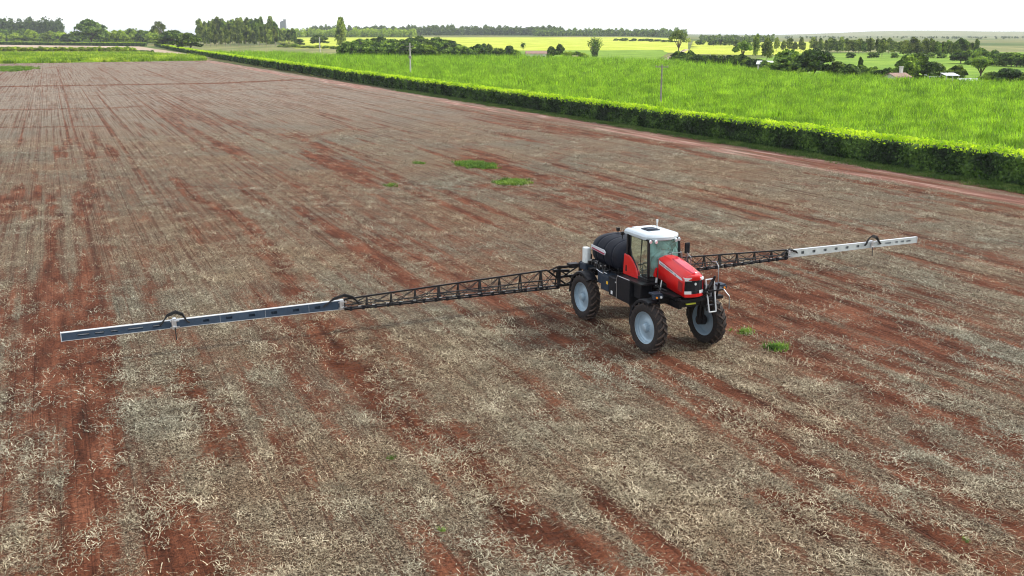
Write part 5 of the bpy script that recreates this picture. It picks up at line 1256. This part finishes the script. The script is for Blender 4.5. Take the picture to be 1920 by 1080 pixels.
    MB().tube([(1.65, -.5, 3.28), (1.68, .1, 3.44), (1.66, .55, 3.42), (1.62, .62, 3.2)], .014, 6).build('handrail', STL, root, smooth=True)
    
    mr = MB().tube([(1.45, .60, 2.60), (1.30, 1.02, 2.72), (1.22, 1.10, 3.35)], .018, 6).build('mirror_arm', BLK, root, smooth=True)
    MB().box(1.17, 1.24, .99, 1.21, 3.24, 3.66).build('mirror', PLA, mr, bevel=.03)
    ex = MB().tube([(1.0, 1.0, 2.4), (1.0, 1.0, 2.9)], .06, 12).build('exhaust_pipe', BLK, root, smooth=True)

    for o in root.children:          # cab and bonnet sit slightly right of the centre line and are narrower than the track
        n_ = o.name.split('.')[0]
        if n_ in ('cab_frame', 'windscreen', 'side_window', 'rear_window', 'cab_side_panel', 'driver_seat', 'dashboard'):
            o.location = (.09, -.09, 0); o.scale = (.87, .86, 1)
            if n_ == 'cab_side_panel': o.location = (.02, -.09, 0); o.scale = (.96, .86, 1)
        elif n_ == 'roof': o.location = (-.03, -.09, -.03); o.scale = (.88, .86, 1)
        elif n_ in ('bonnet', 'bonnet_corner'): o.location = (0, -.07, 0); o.scale = (1, .86, 1)
    # ---- boom: rear mast and centre frame
    mb = MB()
    for s in (-1, 1):
        mb.bar((-3.6, s * .45, 1.85), (-4.25, s * .5, 1.35), .10); mb.bar((-3.6, s * .45, 2.15), (-4.25, s * .5, 1.65), .09); mb.bar((-3.55, s * .45, 1.7), (-3.55, s * .45, 2.4), .12)
        mb.bar((-4.3, s * .5, .95), (-4.3, s * .5, 1.9), .10); mb.bar((-4.45, s * 1.45, .9), (-4.45, s * 1.45, 1.72), .12); mb.bar((-4.45, s * .5, 1.7), (-4.45, s * 1.45, 1.2), .05); mb.bar((-4.45, s * .5, .95), (-4.45, s * 1.45, 1.62), .05)
        mb.box(-4.55, -4.25, s * .8 - .22, s * .8 + .22, 1.68, 1.86); mb.bar((-4.4, s * 1.0, 1.55), (-4.4, s * 1.75, 1.62), .14, .10)
        mb.tube([(-4.3, s * .9, 1.75), (-4.35, s * 1.5, 1.80), (-4.45, s * 2.0, 1.60)], .03, 6); mb.tube([(-4.2, s * .7, 1.2), (-4.2, s * 1.3, 1.0), (-4.35, s * 1.8, 1.1)], .03, 6)
    for z in (.92, 1.3, 1.72): mb.bar((-4.45, -1.5, z), (-4.45, 1.5, z), .09)
    mb.bar((-4.3, -.5, 1.9), (-4.3, .5, 1.9), .1); mb.build('boom_mast', BLK, root)
    BX = -4.5
    def bt(y):                    # top and bottom height of the lattice at distance y
        f = (abs(y) - 1.5) / (10.9 - 1.5); return 1.66 - .30 * f, .86 + .11 * f
    for s in (-1, 1):
        tr_ = MB()
        Pp = lambda x, y, z: (BX + x, s * y, z)
        ys = [1.5, 2.3, 3.25, 4.2, 5.1, 6.05, 6.9, 7.9, 8.9, 9.9, 10.8]
        for xo in (-.20, .18): tr_.bar(Pp(xo, 1.5, bt(1.5)[1]), Pp(xo * .6, 10.8, bt(10.8)[1]), .055, .055)
        tr_.bar(Pp(0, 2.0, bt(2.0)[0]), Pp(0, 10.8, bt(10.8)[0]), .06, .06)
        tr_.bar(Pp(.0, 2.0, bt(2.0)[0]), Pp(.05, 1.15, .98), .09, .07)
        tr_.bar(Pp(.10, 1.5, 1.24), Pp(.06, 7.0, 1.20), .035)
        for i, y in enumerate(ys):
            tz, bz = bt(y); k = 1 - .4 * i / 10; wd = .10 if i in (1, 4, 6) else .05
            tr_.bar(Pp(0, y, tz), Pp(.18 * k, y, bz), wd, .05); tr_.bar(Pp(0, y, tz), Pp(-.20 * k, y, bz), .045); tr_.bar(Pp(.18 * k, y, bz), Pp(-.2 * k, y, bz), .04)
            if i < len(ys) - 1:
                y2 = ys[i + 1]; tz2, bz2 = bt(y2); k2 = 1 - .4 * (i + 1) / 10
                tr_.bar(Pp(0, y, tz), Pp(.18 * k2, y2, bz2), .022); tr_.bar(Pp(.18 * k, y, bz), Pp(0, y2, tz2), .022)
                tr_.bar(Pp(0, y, tz), Pp(-.2 * k2, y2, bz2), .02); tr_.bar(Pp(-.2 * k, y, bz), Pp(.18 * k2, y2, bz2), .02)
        bm_ = tr_.build('boom_lattice', BLK, root)
        pp = MB(); pp.tube([Pp(.22, 1.4, .98), Pp(.16, 10.9, 1.06)], .022, 6); pp.tube([Pp(.15, 2.0, 1.08), Pp(.1, 10.9, 1.16)], .02, 6)
        r2 = random.Random(5 if s < 0 else 6)
        pts = [Pp(.1 + .05 * r2.uniform(-1, 1), 2 + k * .6, 1.2 + .07 * r2.uniform(-1, 1)) for k in range(15)]; pp.tube(pts, .022, 5)
        pp.build('spray_line', HOS, bm_, smooth=True)
        nz = MB()
        for k in range(19):
            y = 1.6 + k * .5; nz.box(BX + .17, BX + .25, s * y - .045, s * y + .045, .84 + .0055 * k, 1.0 + .0055 * k)
        nz.build('nozzles', PLA, bm_)
        cl = MB()
        for k in range(16):
            y = 1.85 + k * .56; cl.box(BX + .225, BX + .25, s * y - .06, s * y + .06, 1.0 + .005 * k, 1.03 + .005 * k)
        cl.build('pipe_clamps', ALU, bm_)
        # box-section outer boom and tip, sheet web with openings between bright flanges
        def panel(name, ya, yb, za, zb, holes, hh):
            """za: (top,bottom) at ya, zb: at yb"""
            f = lambda y: (y - ya) / (yb - ya); zt = lambda y: za[0] + (zb[0] - za[0]) * f(y); zl = lambda y: za[1] + (zb[1] - za[1]) * f(y)
            w = MB(); x1 = BX + .07; x0 = BX - .07
            def cell(ya_, yb_, a_, b__):      # a_,b_ fraction of height
                P_ = []
                for x in (x1 - .006, x1):
                    for (y, fr2) in ((ya_, a_), (yb_, a_), (yb_, b__), (ya_, b__)): P_.append((x, s * y, zl(y) + (zt(y) - zl(y)) * fr2))
                w._add(P_, [(0, 1, 2, 3), (7, 6, 5, 4), (0, 4, 5, 1), (1, 5, 6, 2), (2, 6, 7, 3), (3, 7, 4, 0)])
            cur = ya
            for (c0, c1) in holes:
                cell(cur, c0, .03, .97); cell(c0, c1, .03, .5 - hh); cell(c0, c1, .5 + hh, .97); cur = c1
            cell(cur, yb, .03, .97)
            P_ = []
            for x in (x0, x0 + .006):
                for (y, u_) in ((ya, 0), (yb, 0), (yb, 1), (ya, 1)): P_.append((x, s * y, (zt(y) if u_ else zl(y))))
            w._add(P_, [(0, 1, 2, 3), (7, 6, 5, 4), (0, 4, 5, 1), (1, 5, 6, 2), (2, 6, 7, 3), (3, 7, 4, 0)])
            o = w.build(name, WEB if s < 0 else LIT_WEB, root)  # right web in a paler colour: the light it catches is painted in
            fl_ = MB(); fl_.bar((BX, s * ya, zt(ya)), (BX, s * yb, zt(yb)), .145, .016); fl_.bar((BX, s * ya, zl(ya)), (BX, s * yb, zl(yb)), .145, .016); fl_.box(BX - .085, BX + .085, min(s * yb, s * yb + s * .03), max(s * yb, s * yb + s * .03), zl(yb) - .016, zt(yb) + .016)
            fl_.build('flange', FLG, o)
            return o, zt, zl
        z1, z2, z3 = (1.34, .99), (1.30, 1.02), (1.29, 1.00)
        h1 = [(11.75 + k * .82, 11.97 + k * .82) for k in range(6)]
        y2_ = 17.1 if s < 0 else 16.1; yt_ = 20.85 if s < 0 else 19.1; q_ = (y2_ - 10.95) / 6.1; g_ = (yt_ - y2_) / 3.3
        h1 = [(10.95 + (a_ - 10.95) * q_, 10.95 + (b__ - 10.95) * q_) for a_, b__ in h1]; hm_ = lambda y_: y2_ + (y_ - 17.1) * g_
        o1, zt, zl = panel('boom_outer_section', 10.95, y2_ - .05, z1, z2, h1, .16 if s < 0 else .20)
        rv = MB()
        for y in (12.2, 13.85, 15.5):
            for q in range(9): rv.box(BX + .068, BX + .076, s * y - .006, s * y + .006, zl(y) + .04 + q * .033, zl(y) + .053 + q * .033)
        rv.build('rivet_row', SLV, o1)
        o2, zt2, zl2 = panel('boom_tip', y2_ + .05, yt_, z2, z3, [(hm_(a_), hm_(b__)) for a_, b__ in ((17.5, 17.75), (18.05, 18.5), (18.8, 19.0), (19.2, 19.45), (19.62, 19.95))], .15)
        sl = MB()
        for (y0, y1) in ((17.45, 17.8), (18.0, 18.55), (18.75, 19.05), (19.15, 19.5), (19.58, 20.0)):
            y0, y1 = hm_(y0), hm_(y1); sl.bar((BX - .03, s * y0, zl2(y0) + .14), (BX - .03, s * y1, zl2(y1) + .14), .03, .03)
        sl.build('spray_line', SLV, o2)
        # hinges with hose loops
        for y, top in ((10.9, 1.55), (y2_, 1.62)):
            hg = MB(); hg.box(BX - .10, BX + .11, s * y - .06, s * y + .06, .98, 1.36); hg.tube([(BX + .13, s * y - .09, .99), (BX + .13, s * y - .09, 1.35)], .03, 8); hg.bar((BX + .12, s * y - .16, 1.28), (BX + .12, s * y + .16, 1.28), .035); hg.bar((BX + .12, s * y - .16, 1.06), (BX + .12, s * y + .16, 1.06), .035)
            ho = hg.build('boom_hinge', ALU, root)
            hs_ = MB(); wd = .52 if y > 15 else (.75 if s < 0 else .45); top = top if (y > 15 or s < 0) else 1.40
            for off, dx in ((0, .10), (.05, .15), (-.05, .06)):
                hs_.tube([(BX + dx, s * (y - wd), 1.17), (BX + dx, s * (y - wd * .82), 1.24), (BX + dx, s * (y - wd * .55), top - .12 + off), (BX + dx, s * (y - wd * .12), top + off), (BX + dx, s * (y + wd * .45), top - .10 + off), (BX + dx, s * (y + wd * .8), 1.28), (BX + dx, s * (y + wd), 1.18)], .026, 6)
            hs_.build('hose_loop', HOS, ho, smooth=True)
            if y > 15: MB().tube([(BX + .12, s * y, 1.05), (BX + .14, s * y + .01, .58)], .02, 6).build('drop_hose', HOS, ho, smooth=True)
    return root
GZ = .07
machine()
